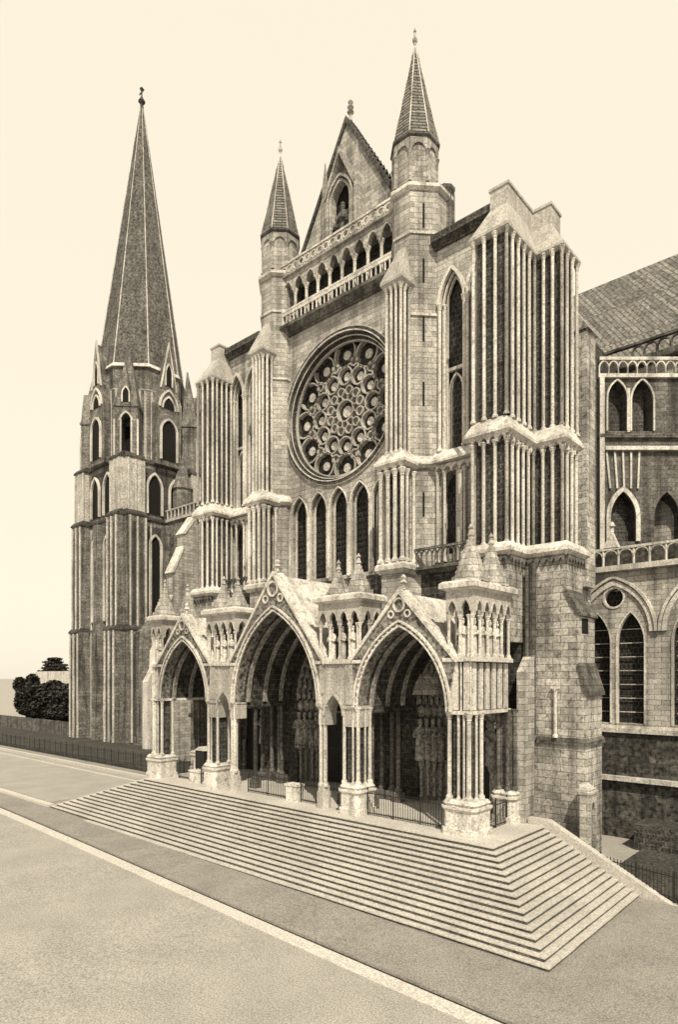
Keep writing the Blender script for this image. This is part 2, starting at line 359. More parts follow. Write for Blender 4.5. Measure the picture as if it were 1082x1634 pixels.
# ================================================================== PORCH
porch = empty('porch', (CX, 3.5, P), 'three-arched carved Gothic porch with gables standing at the top of the steps', 'porch')
ZS, ZSTR, ZC = 8.6, 11.12, 14.55     # springing, string course, tabernacle cornice
def pedestal(mb, x0, x1, y0, y1):
    c = .22
    def o8(d): return [(x0 + c - d, y0 - d), (x1 - c + d, y0 - d), (x1 + d, y0 + c - d), (x1 + d, y1 + d), (x0 - d, y1 + d), (x0 - d, y0 + c - d)]
    mb.poly(o8(.10), P, P + .35); mb.poly(o8(.02), P + .35, P + 1.15); mb.poly(o8(.02), P + 1.15, P + 1.3, o8(.12)); mb.poly(o8(.12), P + 1.3, P + 1.42)
    mb.poly(o8(-.02), P + 1.42, P + 1.55, o8(.06)); mb.poly(o8(.06), P + 1.55, P + 1.72, o8(-.05))
def tabernacle(parent, x0, x1, y0, y1, nb_front, nb_side, mir, spires):
    """open arcaded stage with cornice and spirelets on top of a pier"""
    t = MB(mir=mir); z0 = ZSTR + .2; zt = ZC
    t.box(x0 - .12, x1 + .12, y0 - .12, y1, ZSTR - .05, z0 - .06); t.box(x0 - .05, x1 + .05, y0 - .05, y1, z0 - .06, z0)
    tab = t.build('tabernacle', 'pale', parent)
    c = MB(mir=mir); a = MB(mir=mir); w = (x1 - x0) / nb_front
    for i in range(nb_front + 1):
        c.col(x0 + .1 + (x1 - x0 - .2) * i / nb_front, y0 + .12, z0, 13.35, .085)
    ws = (y1 - y0) / max(1, nb_side)
    for j in range(1, nb_side + 1):
        for xx in (x0 + .1, x1 - .1): c.col(xx, y0 + .12 + (y1 - y0 - .24) * j / nb_side, z0, 13.35, .085)
    c.col(x1 - .28, y0 + .12, z0, 13.35, .07)
    c.build('colonnette', 'shaft', tab)
    # trefoil arcades on the front and on both sides
    def arc(fr, length, nb):
        a.fr = fr; wd = length / nb
        holes = []
        for i in range(nb): holes.append(hole_arch(i * wd + .1, (i + 1) * wd - .1, 13.35, 13.55, 14.1, 5))
        a.wall(0, length, 13.35, zt, 0, .22, holes)
        for i in range(nb): a.archband(i * wd + .14, (i + 1) * wd - .14, 13.52, 14.05, .07, -.05, .0, n=5)
    if mir:
        arc((x0, y0, 0), x1 - x0, nb_front)
    else: arc((x0, y0, 0), x1 - x0, nb_front)
    if nb_side:
        arc((x1, y0 + .23, 90), y1 - y0 - .25, nb_side)
        a.fr = (0, 0, 0); a.wall(0, 0, 0, 0, 0, 0) if False else None
        arc((x0 + .22, y0 + .23, 90), y1 - y0 - .25, nb_side)
    a.fr = (0, 0, 0); dk = MB(mir=mir); dk.box(x0 + .3, x1 - .3, y0 + .6, y1, z0 + .0, zt - .01); dk.build('core', 'dark', tab)  # dark box fills the open stage, standing in for its inner shade
    a.build('arcade', 'cap', tab)
    k = MB(mir=mir)
    base = [(x0 - .02, y0 - .02), (x1 + .02, y0 - .02), (x1 + .02, y1), (x0 - .02, y1)]
    k.poly(base, zt, zt + .12, off(base, .2)); k.poly(off(base, .25), zt + .12, zt + .36); k.poly(off(base, .25), zt + .36, zt + .48, off(base, .1))
    k.build('cornice', 'pale', tab)
    for sx, sy, r, top in spires:
        s_ = MB(mir=mir); s_.cyl(sx, sy, zt + .45, top, r, .10, n=8)
        for i in range(8):
            an = 2 * PI * (i + .5) / 8
            s_.cyl(sx + r * .97 * math.cos(an), sy + r * .97 * math.sin(an), zt + .45, zt + .75, .07, .05, n=5)
            for q in range(1, 9):
                f = q / 9; rr = r * (1 - f) + .1 * f
                s_.cyl(sx + rr * math.cos(an), sy + rr * math.sin(an), zt + .45 + (top - zt - .45) * f, zt + .45 + (top - zt - .45) * f + .09, .03, .015, n=4)
        for i in range(4):      # small gabled lucarnes
            an = i * 90
            s_.fr = (0, 0, 0)
            ca, sa = math.cos(R(an)), math.sin(R(an))
            fr = (sx + ca * r * .86, sy + sa * r * .86, an + 90); s_.fr = fr
            s_.xz([(-.17, zt + .45), (.17, zt + .45), (.17, zt + .75), (0, zt + 1.15), (-.17, zt + .75)], -.02, .4)
            s_.fr = (0, 0, 0)
        s_.lathe(sx, sy, [(.1, top - .05), (.17, top + .06), (.12, top + .16), (.08, top + .34), (.15, top + .42), (.07, top + .54), (.03, top + .62)], 8)
        s_.build('spirelet', 'stone', tab)
    return tab
def endpier(mir):
    x0, x1 = -3.05, -1.7
    pr_ = MB(mir=mir); pr_.box(x0 + .25, x1 - .2, 1.2, 1.95, P + 1.6, ZS)
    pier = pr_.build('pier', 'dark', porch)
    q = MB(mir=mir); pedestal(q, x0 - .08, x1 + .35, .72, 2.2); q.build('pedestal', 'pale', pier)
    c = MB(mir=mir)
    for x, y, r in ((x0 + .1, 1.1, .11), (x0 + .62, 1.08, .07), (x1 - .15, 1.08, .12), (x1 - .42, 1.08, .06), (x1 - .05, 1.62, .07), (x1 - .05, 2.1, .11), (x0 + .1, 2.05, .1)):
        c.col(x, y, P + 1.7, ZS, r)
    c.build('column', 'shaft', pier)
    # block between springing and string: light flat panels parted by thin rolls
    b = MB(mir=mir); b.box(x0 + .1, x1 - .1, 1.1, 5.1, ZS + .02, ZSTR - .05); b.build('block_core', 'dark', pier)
    b = MB(mir=mir)
    b.box(x0 + .08, x0 + .62, 1.0, 1.15, ZS + .1, ZSTR - .1); b.box(x1 - .42, x1 - .08, 1.02, 1.15, ZS + .1, ZSTR - .1)
    for x in (x0 + .03, x0 + .78, x1 - .03): b.cyl(x, 1.05, ZS, ZSTR, .045, n=6)
    for j in range(6):
        y = 1.12 + j * .66; b.box(x1 - .14, x1 - .0, y + .08, y + .44, ZS + .1, ZSTR - .1)
    b.box(x0 - .02, x1 + .04, .95, 5.1, ZS - .12, ZS + .06)
    b.build('panelled_block', 'pale', pier)
    # dark core between the panels has gap shade put into its colour
    tabernacle(pier, x0 - .05, x1 + .1, 1.0, 5.0, 2, 5, mir, [(x0 + .85, 1.85, .92, 17.3), (x0 + .85, 3.95, .88, 17.2)])
    # back pier against the wall
    r = MB(mir=mir); pedestal(r, -2.6, -1.35, 4.75, 5.75); r.build('pedestal', 'pale', pier)
    c = MB(mir=mir)
    for x, y in ((-2.3, 4.95), (-1.75, 4.9), (-1.5, 5.2)): c.col(x, y, P + 1.7, ZS, .1)
    c.box(-2.5, -1.6, 5.1, 6.5, P, ZS); c.build('column', 'old', pier)
    f = MB(mir=mir); f.box(-1.45, -1.0, 5.35, 6.5, P, 10.6); f.poly([(-1.45, 5.35), (-1.0, 5.35), (-1.0, 6.5), (-1.45, 6.5)], 10.6, 11.4, [(-1.45, 6.1), (-1.0, 6.1), (-1.0, 6.5), (-1.45, 6.5)])
    f.build('buttress', 'stone', pier)
endpier(False); endpier(True)
def midpier(mir):
    x0, x1 = -9.95, -8.75
    b = MB(mir=mir); b.box(x0 + .22, x1 - .15, 1.2, 1.95, P + 1.6, ZS); pier = b.build('pier', 'dark', porch)
    q = MB(mir=mir); pedestal(q, x0 - .02, x1 + .15, .72, 2.15); q.build('pedestal', 'pale', pier)
    c = MB(mir=mir)
    for x, y, r in ((x0 + .08, 1.08, .1), (x0 + .75, 1.05, .06), (x1 - .1, 1.08, .11), (x1 - .05, 2.05, .11), (x1 - .03, 1.6, .06), (x0 + .08, 2.05, .1)): c.col(x, y, P + 1.7, ZS, r)
    c.build('column', 'shaft', pier)
    # slender twin colonnettes on the central side, on their own tall base
    c = MB(mir=mir); c.box(-11.85, -11.3, .9, 1.5, P, P + 1.0); c.box(-11.8, -11.35, .95, 1.45, P + 1.0, P + 1.35)
    c.col(-11.72, 1.1, P + 1.3, ZS, .11); c.col(-11.42, 1.12, P + 1.3, ZS, .11); c.col(-11.57, 1.35, P + 1.3, ZS, .1)
    c.build('colonnette', 'shaft', pier)
    c = MB(mir=mir)
    for x, y in ((-11.6, 3.0), (-9.4, 3.0), (-11.5, 5.6), (-9.4, 5.6), (-10.9, 5.9), (-10.1, 5.9)): c.col(x, y, P + .6, ZS, .14); c.box(x - .3, x + .3, y - .3, y + .3, P, P + .6)
    c.build('column', 'old', pier)
    # upper block with the little arch between pier and colonnettes
    b = MB(mir=mir); b.wall(-11.85, -8.75, ZS - 1.1, ZSTR - .05, 1.02, 2.0, [[(-11.85 + .0, ZS, ZS)] * 0 or [(u, ZS - 1.1, z) for u, z in arch(-11.3, -9.95, ZS - .5, ZS + .65, 6)]])
    for x in (-9.75, -9.1, -11.7, -11.2, -10.1): b.cyl(x, 1.02, ZS, ZSTR, .06, n=6)
    b.box(-9.7, -9.15, .93, 1.02, ZS + .15, ZSTR - .1); b.box(-11.7, -11.4, .93, 1.02, ZS + .75, ZSTR - .1)
    b.archband(-11.3, -9.95, ZS - .5, ZS + .65, .12, .93, 1.02, n=6)
    b.box(-10.0, -8.7, .95, 2.05, ZS - .1, ZS + .1); b.box(-11.9, -11.28, .95, 2.0, ZS - .1, ZS + .1)
    b.build('panelled_block', 'cap', pier)
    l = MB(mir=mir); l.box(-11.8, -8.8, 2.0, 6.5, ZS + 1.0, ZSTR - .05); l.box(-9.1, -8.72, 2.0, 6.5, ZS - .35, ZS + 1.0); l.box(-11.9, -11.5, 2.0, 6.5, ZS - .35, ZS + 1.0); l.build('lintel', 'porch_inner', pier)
    tabernacle(pier, -11.85, -8.65, 1.0, 2.9, 4, 2, mir, [(-11.05, 1.9, .78, 16.6), (-9.5, 1.9, .84, 16.8)])
midpier(False); midpier(True)
def bay(xl, xr, za, zg, name_label):
    """arch, gable, gable roof and barrel vault of one porch bay"""
    c = (xl + xr) / 2; fl, fr_ = xl - .5, xr + .5
    g = MB()
    A = arch(xl, xr, ZS, za, 12); n = len(A)
    hole = [(xl, ZS, ZS)] + [(u, ZS, z) for u, z in A][1:-1] + [(xr, ZS, ZS)]
    zl = lambda u: max(ZSTR, zg - (zg - ZSTR) * abs(u - c) / (c - fl) )
    B = []
    for u, z in A:
        B.append((c + (u - c) * (c - fl + .0) / (c - xl), max(z + .12, zg - (zg - ZSTR) * abs(u - c) * (c - fl) / (c - xl) / (c - fl))))
    g.band(A, B, .95, 1.7); gab = g.build('gable', 'carved', porch)
    m = MB()
    m.archband(xl, xr, ZS, za, .10, .86, 1.0, n=12); m.archband(xl - .22, xr + .22, ZS, za + .25, .10, .80, 1.02, n=12)
    m.band([(fl - .1, ZSTR - .1), (c, zg - .08), (fr_ + .1, ZSTR - .1)], [(fl - .1, ZSTR + .14), (c, zg + .2), (fr_ + .1, ZSTR + .14)], .82, 1.8)
    for i in range(14):
        for s in (-1, 1):
            t = (i + .5) / 14; u = c + s * (c - fl) * t; z = zg + .17 - (zg - ZSTR) * t
            m.lathe(u, .92, [(.04, z - .05), (.09, z + .04), (.05, z + .12)], 5)
    m.build('moulding', 'pale', gab)
    q = MB(); pts = arch(xl - .13, xr + .13, ZS, za + .15, 16)
    for (u, z), (u2, z2) in zip(pts, pts[1:]): q.lathe((u + u2) / 2, .93, [(.02, (z + z2) / 2 - .1), (.085, (z + z2) / 2), (.02, (z + z2) / 2 + .1)], 6)
    q.build('carved_foliage', 'shaft', gab)
    t = MB(); zt = (za + zg) / 2 + .25; k = (zg - za) * .22
    t.ring(c, zt, k * .75, k, .84, 1.0, 20)
    for s in (-1, 1): t.ring(c + s * k * 1.35, zt - k * 1.2, k * .35, k * .55, .86, 1.0, 14)
    t.build('tracery', 'shaft', gab)
    f = MB(); f.lathe(c, 1.3, [(.1, zg + .2), (.09, zg + .45), (.22, zg + .55), (.1, zg + .7), (.16, zg + .85), (.03, zg + 1.0)], 8); f.build('finial', 'pale', gab)
    r = MB()
    r.band([(fl - .05, ZSTR - .2), (c, zg - .2), (fr_ + .05, ZSTR - .2)], [(fl - .05, ZSTR), (c, zg + .0), (fr_ + .05, ZSTR)], 1.8, 7.0)
    r.build('gable_roof', 'pale', porch)
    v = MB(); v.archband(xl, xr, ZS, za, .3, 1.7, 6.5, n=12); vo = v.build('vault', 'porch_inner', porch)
    v = MB()
    for y in (1.9, 3.4, 4.9):
        v.archband(xl + .14, xr - .14, ZS, za - .16, .12, y, y + .3, n=12)
    v.build('rib', 'porch_rib', vo)
    return c
bays = [(-8.75, -3.05, 12.95, 14.75), (2 * CX + 11.9, -11.9, 14.45, 16.75), (2 * CX + 3.05, 2 * CX + 8.75, 12.95, 14.75)]
for b in bays: bay(*b, '')
# ================================================================== TRANSEPT
tr = empty('cathedral', (CX, 8, P), 'Gothic cathedral transept front with rose window, gallery, gable and two turrets', 'cathedral')
YW = 7.1
# lower wall with the three portals
pw_ = [(-5.9, 2.7, 12.6), (CX, 3.5, 13.9), (2 * CX + 5.9, 2.7, 12.6)]
mb = MB(); mb.wall(2 * CX + 1.83, -1.83, P - .4, 17.0, 6.5, 7.3, [hole_arch(c - w, c + w, P - .4, ZS, z, 10) for c, w, z in pw_])
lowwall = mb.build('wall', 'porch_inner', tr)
for c, w, z in pw_:
    pm = MB()
    for k in range(5):
        ww = w - .02 - .24 * k; pm.archband(ww * -1 + c, c + ww, ZS, z - .25 * k - .1, .2, 6.6 + .3 * k, 6.95 + .3 * k, n=10)
    portal = pm.build('portal', 'carved', tr)
    pm = MB()
    for k in range(6):
        ww = w - .0 - .24 * k; pm.archband(c - ww, c + ww, ZS, z - .25 * k - .08, .05, 6.48 + .3 * k, 6.58 + .3 * k, n=10)
    pm.build('roll_moulding', 'stone', portal)
    pm = MB()
    for k in range(5):
        ww = w - .12 - .24 * k; pts = arch(c - ww, c + ww, ZS, z - .25 * k - .2, 8)
        for (u, zz), (u2, z2) in zip(pts, pts[1:]):
            zm_ = (zz + z2) / 2; pm.lathe((u + u2) / 2, 6.56 + .3 * k, [(.07, zm_ - .26), (.12, zm_ - .2), (.10, zm_ + .05), (.05, zm_ + .1), (.07, zm_ + .18), (.02, zm_ + .26)], 6)
    pm.build('voussoir_figures', 'porch_rib', portal)
    j = MB()
    for s in (-1, 1):
        for k in range(5):
            xx = c + s * (w - .12 - .26 * k); yy = 6.75 + .32 * k
            j.box(min(xx, xx + s * .5), max(xx, xx + s * .5), yy, yy + .5, P, ZS); j.col(xx - s * .02, yy - .02, P + .3, P + 2.3, .1); j.lathe(xx, yy, [(.16, P + 2.3), (.22, P + 2.5), (.2, P + 2.55)], 8)
            j.lathe(xx, yy, [(.14, ZS - .75), (.26, ZS - .6), (.26, ZS - .25), (.1, ZS)], 8)
    j.build('jamb', 'porch_rib', portal)
    ty = MB(); ty.xz(arch(c - w + 1.2, c + w - 1.2, ZS - .4, z - 1.3, 8), 8.25, 8.5); ty.box(c - w, c + w, 8.2, 8.5, ZS - .9, ZS - .3)
    ty.build('tympanum', 'carved', portal)
    d = MB(); d.box(c - w + 1.1, c - .05, 8.3, 8.4, P, ZS - .9); d.box(c + .05, c + w - 1.1, 8.3, 8.4, P, ZS - .9)
    d.box(c - .05, c + .05, 8.24, 8.4, P, ZS - .9); d.build('door', 'wood', portal)
    b = MB(); b.box(c - w, c + w, 8.6, 8.8, P, z); b.build('backing', 'void', portal)
# central wall: lancet row, then rose row
RZ, RR = 29.2, 5.08
lan = [CX - 3.9 + 1.95 * i for i in range(5)]
mb = MB(); mb.wall(-21.2, -10.2, 17.0, 23.86, YW, 8.3, [hole_arch(c - .88, c + .88, 17.4, 22.2, 23.8, 7) for c in lan])
mb.wall(-21.2, -10.2, 23.86, 35.9, YW, 8.3, [hole_circ(CX, RZ, RR, 28)])
mb.build('wall', 'stone', tr)
for c in lan:
    w = MB(); w.archband(c - .80, c + .80, 22.2, 23.6, .1, YW - .06, YW + .12, 17.4, 7); w.archband(c - .70, c + .70, 22.2, 23.45, .07, YW + .35, YW + .5, 17.4, 7)
    wo_ = w.build('lancet_window', 'shaft', tr)
    w = MB(); w.xz([(c - .86, 17.4)] + arch(c - .86, c + .86, 22.2, 23.7, 7) + [(c + .86, 17.4)], YW + .7, YW + .75); w.build('glass', 'glass', wo_)
    w = MB()
    for i in range(13): w.box(c - .7, c + .7, YW + .62, YW + .66, 17.7 + i * .42, 17.73 + i * .42)
    for s in (-.2, .2): w.box(c + s - .015, c + s + .015, YW + .6, YW + .64, 17.4, 22.8)
    w.build('glazing_bar', 'iron', wo_)
mb = MB()
for c in [CX - 4.87 + 1.95 * i for i in range(6)]: mb.col(c, YW - .06, 17.3, 22.3, .07)
mb.build('mullion', 'shaft', tr)
# rose
rw = MB()
rw.ring(CX, RZ, 5.08, 5.34, YW - .16, YW + .1, 56); rw.ring(CX, RZ, 4.84, 5.1, YW + .12, YW + .42, 56); rw.ring(CX, RZ, 4.66, 4.85, YW + .42, YW + 1.0, 56)
rose = rw.build('rose_window', 'dark', tr)
rw = MB(); rw.ring(CX, RZ, 5.06, 5.13, YW - .2, YW - .1, 56); rw.ring(CX, RZ, 4.82, 4.88, YW + .08, YW + .14, 56); rw.ring(CX, RZ, 5.33, 5.41, YW - .12, YW + .02, 56); rw.build('moulding', 'shaft', rose)
rt_ = MB(); y0, y1 = YW + .66, YW + 1.05
rt_.ring(CX, RZ, 4.58, 4.67, YW + .4, YW + .6, 56)
rt_.ring(CX, RZ, .70, .80, y0, y1, 28)
for k in range(12):
    a = R(30 * k)
    ca, sa = math.cos(a), math.sin(a)
    rt_.ring(CX + 2.48 * ca, RZ + 2.48 * sa, .58, .67, y0, y1, 22)
    rt_.ring(CX + 4.0 * ca, RZ + 4.0 * sa, .90, 1.0, y0, y1, 26)
    b = a + R(15); cb, sb = math.cos(b), math.sin(b)
    rt_.ring(CX + 1.42 * cb, RZ + 1.42 * sb, .26, .34, y0, y1, 14)
    rt_.ring(CX + 3.36 * cb, RZ + 3.36 * sb, .26, .36, y0, y1, 14)
    rt_.ring(CX + 1.88 * ca * .0 + CX * 0 + 0, RZ, 0, 0, 0, 0, 3) if False else None
    # spokes
    q = Vector((cb, sb)); pq = Vector((-sb, cb)) * .04
    pts = [Vector((CX, RZ)) + q * .78 + pq, Vector((CX, RZ)) + q * 1.1 + pq, Vector((CX, RZ)) + q * 1.1 - pq, Vector((CX, RZ)) + q * .78 - pq]
    rt_.xz([tuple(p) for p in pts], y0, y1)
rt_.build('tracery', 'cap', rose)
rt2 = MB(); rt2.disc(CX, RZ, 5.1, YW + 1.06, YW + 1.12, 48); rt2.build('glass', 'glass', rose)
rp = MB()
yp0, yp1 = YW + .93, YW + 1.055
rp.disc(CX, RZ, .40, yp0, yp1, 18)
for k in range(12):
    a = R(30 * k); ca, sa = math.cos(a), math.sin(a); b = a + R(15); cb, sb = math.cos(b), math.sin(b)
    rp.disc(CX + 2.48 * ca, RZ + 2.48 * sa, .30, yp0, yp1, 14); rp.disc(CX + 4.0 * ca, RZ + 4.0 * sa, .33, yp0, yp1, 14)
    rp.disc(CX + 1.42 * cb, RZ + 1.42 * sb, .19, yp0, yp1, 10); rp.disc(CX + 3.36 * cb, RZ + 3.36 * sb, .2, yp0, yp1, 10)
rp.build('roundel', 'pane', rose)
# gallery above the rose
gl = MB(); gl.poly([(-21.3, 6.95), (-10.4, 6.95), (-10.4, 8.9), (-21.3, 8.9)], 35.85, 36.25, [(-21.3, 6.45), (-10.4, 6.45), (-10.4, 8.9), (-21.3, 8.9)])
gl.box(-21.3, -10.4, 6.4, 8.9, 36.25, 36.5); gal = gl.build('gallery', 'old', tr)
gl = MB(); NB = 9; x0g, x1g = -21.0, -10.6; bw_ = (x1g - x0g) / NB
gl.wall(x0g, x1g, 39.0, 40.15, 6.75, 7.15, [hole_arch(x0g + i * bw_ + .13, x0g + (i + 1) * bw_ - .13, 39.0, 39.0, 39.85, 6) for i in range(NB)])
for i in range(NB):
    gl.archband(x0g + i * bw_ + .18, x0g + (i + 1) * bw_ - .18, 39.0, 39.75, .08, 6.68, 6.76, n=6)
gl.box(x0g, x1g, 6.55, 8.9, 40.15, 40.3)
gl.build('arcade', 'stone', gal)
gl = MB()
for i in range(NB + 1): gl.col(x0g + i * bw_, 6.95, 36.5, 39.05, .12)
for i in range(NB): gl.col(x0g + (i + .5) * bw_, 7.1, 36.5, 39.0, .001) if False else None
gl.build('column', 'shaft', gal)
gl = MB(); n2 = NB * 3; w2 = (x1g - x0g) / n2
gl.box(x0g, x1g, 6.5, 6.66, 37.45, 37.6)
for i in range(n2): gl.cyl(x0g + (i + .5) * w2, 6.58, 36.5, 37.3, .055, n=6)
gl.wall(x0g, x1g, 37.2, 37.45, 6.52, 6.64, [hole_arch(x0g + i * w2 + .04, x0g + (i + 1) * w2 - .04, 37.2, 37.2, 37.4, 3) for i in range(n2)] if False else [])
gl.build('balustrade', 'shaft', gal)
gl = MB(); n3 = 17; w3 = (x1g - x0g) / n3
gl.box(x0g, x1g, 6.5, 6.72, 40.95, 41.1)
for i in range(n3):
    cx_ = x0g + (i + .5) * w3
    gl.ring(cx_, 40.62, .2, .3, 6.55, 6.68, 12)
    gl.box(cx_ - w3 / 2 - .03, cx_ - w3 / 2 + .03, 6.55, 6.68, 40.3, 40.95)
gl.build('parapet', 'shaft', gal)
gl = MB(); gl.box(x0g - .3, x1g + .3, 8.3, 8.9, 36.5, 40.15); gl.build('back_wall', 'dark', gal)
# gable
GZ = 49.7; hb = (GZ - 40.2) / 1.72
g = MB(); g.xz([(CX - hb, 40.2), (CX + hb, 40.2), (CX, GZ)], 8.0, 8.9); gab = g.build('gable', 'stone', tr)
g = MB(); g.band([(CX - hb - .1, 40.0), (CX, GZ), (CX + hb + .1, 40.0)], [(CX - hb - .35, 40.1), (CX, GZ + .5), (CX + hb + .35, 40.1)], 7.85, 9.1)
for i in range(22):
    for s in (-1, 1):
        t = (i + .6) / 22; g.cyl(CX + s * (hb + .3) * t, 8.3, GZ + .35 - (GZ - 40.1) * t, GZ + .62 - (GZ - 40.1) * t, .13, .05, n=5)
g.build('coping', 'dark', gab)
g = MB(); g.lathe(CX, 8.4, [(.25, GZ + .2), (.12, GZ + .5), (.1, GZ + .9), (.26, GZ + 1.05), (.1, GZ + 1.2), (.24, GZ + 1.4), (.1, GZ + 1.55), (.2, GZ + 1.75), (.04, GZ + 2.1)], 8); g.build('finial', 'stone', gab)
g = MB(); nx = CX - .1
g.archband(nx - .85, nx + .85, 43.9, 45.3, .16, 7.35, 8.0, 40.9, 8); g.archband(nx - 1.1, nx + 1.1, 43.9, 45.6, .16, 7.25, 7.9, 40.9, 8)
g.band([(nx - 1.35, 44.4), (nx, 47.2), (nx + 1.35, 44.4)], [(nx - 1.35, 44.75), (nx, 47.65), (nx + 1.35, 44.75)], 7.2, 8.0)
for s in (-1, 1): g.box(nx + s * 1.5 - .16, nx + s * 1.5 + .16, 7.3, 8.0, 40.9, 45.6); g.poly([(nx + s * 1.5 - .16, 7.3), (nx + s * 1.5 + .16, 7.3), (nx + s * 1.5 + .16, 7.62), (nx + s * 1.5 - .16, 7.62)], 45.6, 47.4, [(nx + s * 1.5 - .02, 7.44), (nx + s * 1.5 + .02, 7.44), (nx + s * 1.5 + .02, 7.48), (nx + s * 1.5 - .02, 7.48)])
nic = g.build('niche', 'stone', gab)
g = MB(); g.xz([(nx - .85, 40.9)] + arch(nx - .85, nx + .85, 43.9, 45.3, 8) + [(nx + .85, 40.9)], 7.93, 7.98); g.build('recess_shade', 'void', nic)  # near-black sheet stands in for the shade inside the niche
statue(nx, 7.72, 41.0, 2.9, 0, 'tall weathered figure standing in the niche of the top gable', 'statues high on the front', STAT2)
for s in (-.55, .55): statue(nx + s, 7.72, 40.9, 2.3, 0, 'smaller attendant figure in the gable niche, %s of the tall one' % ('left' if s < 0 else 'right'), 'statues high on the front', STAT2)

# ---- helper: row of wall shafts along a segment, with ledges
def shafts(mb, p, q, n, z0, z1, r, ends=True):
    for i in range(n):
        t = i / (n - 1) if n > 1 else .5
        mb.col(p[0] + (q[0] - p[0]) * t, p[1] + (q[1] - p[1]) * t, z0, z1, r)
def arcadelet(mb, p, q, n, z, r=.1):
    """row of small round heads under a ledge from p to q"""
    L_ = math.hypot(q[0] - p[0], q[1] - p[1]); a = math.degrees(math.atan2(q[1] - p[1], q[0] - p[0]))
    fr0 = mb.fr; mb.fr = (p[0], p[1], a); w = L_ / n
    mb.wall(0, L_, z, z + .5, -.16, .1, [hole_arch(i * w + .05, (i + 1) * w - .05, z, z, z + .34, 4) for i in range(n)])
    mb.fr = fr0
def ledge(mb, poly, z, d=.35, h=.55):
    """projecting drip course with a sloped top"""
    mb.poly(off(poly, d * .4), z - .18, z, off(poly, d)); mb.poly(off(poly, d), z, z + .16); mb.poly(off(poly, d), z + .16, z + h, off(poly, -.02))
def turret(mir):
    b = MB(mir=mir)
    body = [(-10.75, 8.6), (-10.75, 6.8), (-10.0, 6.0), (-8.8, 6.0), (-7.6, 7.25), (-7.6, 8.6)]
    b.poly(body, 9.2, 40.4); tur = b.build('turret', 'stone', tr)
    b = MB(mir=mir); b.poly(off(body, .02), 40.3, 40.45, off(body, .22)); b.poly(off(body, .22), 40.45, 40.65); b.poly(off(body, .22), 40.65, 41.0, off(body, -.3))
    ledge(b, body, 23.35, .32, .6)
    b.poly(off(body, .1), 32.55, 32.7); b.poly(off(body, .08), 37.6, 37.75)
    b.build('ledge', 'pale', tur)
    b = MB(mir=mir)     # arrow slits on the slanting face
    b.fr = (-8.8, 6.0, 46)
    for z in (27.0, 31.0, 38.0, 34.6, 20.2): b.box(.78, .90, -.012, .2, z, z + 1.5)
    b.build('slit', 'void', tur)
    # clustered shafts of the salient, upper stage
    co = [(-9.86, 5.3), (-9.0, 5.3), (-9.0, 6.2), (-9.86, 6.2)]
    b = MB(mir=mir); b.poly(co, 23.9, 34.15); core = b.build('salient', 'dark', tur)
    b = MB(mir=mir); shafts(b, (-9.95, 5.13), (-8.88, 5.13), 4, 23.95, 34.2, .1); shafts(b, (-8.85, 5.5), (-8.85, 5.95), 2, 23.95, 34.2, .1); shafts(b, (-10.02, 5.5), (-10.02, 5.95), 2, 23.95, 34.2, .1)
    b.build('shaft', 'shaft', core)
    full = [(-10.12, 5.0), (-8.72, 5.0), (-8.72, 6.3), (-10.12, 6.3)]
    b = MB(mir=mir); b.poly(full, 34.15, 34.4, off(full, .15)); b.poly(off(full, .15), 34.4, 34.55)
    b.poly([(-10.27, 4.85), (-8.57, 4.85), (-8.57, 6.3), (-10.27, 6.3)], 34.55, 36.9, [(-9.7, 5.95), (-9.1, 5.95), (-9.1, 6.3), (-9.7, 6.3)]); b.build('weathering', 'cap', core)
    # lower stage
    b = MB(mir=mir); b.poly([(-9.86, 5.35)] * 0 or [(-10.0, 5.9), (-8.85, 5.9), (-8.85, 6.3), (-10.0, 6.3)], 23.9, 34.1); b.build('backing', 'old', core)
    lo = [(-10.25, 5.0), (-8.65, 5.0), (-8.65, 6.2), (-10.25, 6.2)]
    b = MB(mir=mir); ledge(b, lo, 23.25, .36, .75); b.build('ledge', 'pale', core)
    b = MB(mir=mir); b.poly(lo, 9.7, 16.6); b.build('pier', 'stone', core); b = MB(mir=mir); b.poly(off(lo, -.2), 17.3, 23.3); b.build('middle_stage', 'dark', core)
    b = MB(mir=mir); shafts(b, (-10.27, 4.95), (-8.63, 4.95), 4, 17.3, 22.9, .13); shafts(b, (-8.6, 5.4), (-8.6, 6.1), 2, 17.3, 22.9, .11); shafts(b, (-10.3, 5.4), (-10.3, 6.1), 2, 17.3, 22.9, .11)
    arcadelet(b, (-10.35, 4.97), (-8.55, 4.97), 3, 22.75); b.build('shaft', 'shaft', core)
    b = MB(mir=mir); b.poly(off(lo, .1), 16.6, 16.85, off(lo, .3)); b.poly(off(lo, .3), 16.85, 17.1); b.poly(off(lo, .3), 17.1, 17.3, off(lo, .15)); b.build('base_course', 'pale', core)
    # drum and spire
    cx_, cy_, r = -9.42, 7.4, 1.42
    b = MB(mir=mir); b.cyl(cx_, cy_, 40.6, 43.6, r, n=8); drum = b.build('drum', 'stone', tur)
    b = MB(mir=mir)
    for i in range(8):
        a = 2 * PI * (i + .5) / 8; b.col(cx_ + (r + .02) * math.cos(a), cy_ + (r + .02) * math.sin(a), 40.9, 42.9, .08, 6)
        an = 45 * i; hw = r * math.sin(PI / 8); ap = r * math.cos(PI / 8)
        b.fr = (cx_ + ap * math.cos(R(an)), cy_ + ap * math.sin(R(an)), an + 90)
        b.wall(-hw, hw, 42.8, 43.6, -.1, .0, [hole_arch(-hw + .1, hw - .1, 42.8, 42.8, 43.3, 5)]); b.fr = (0, 0, 0)
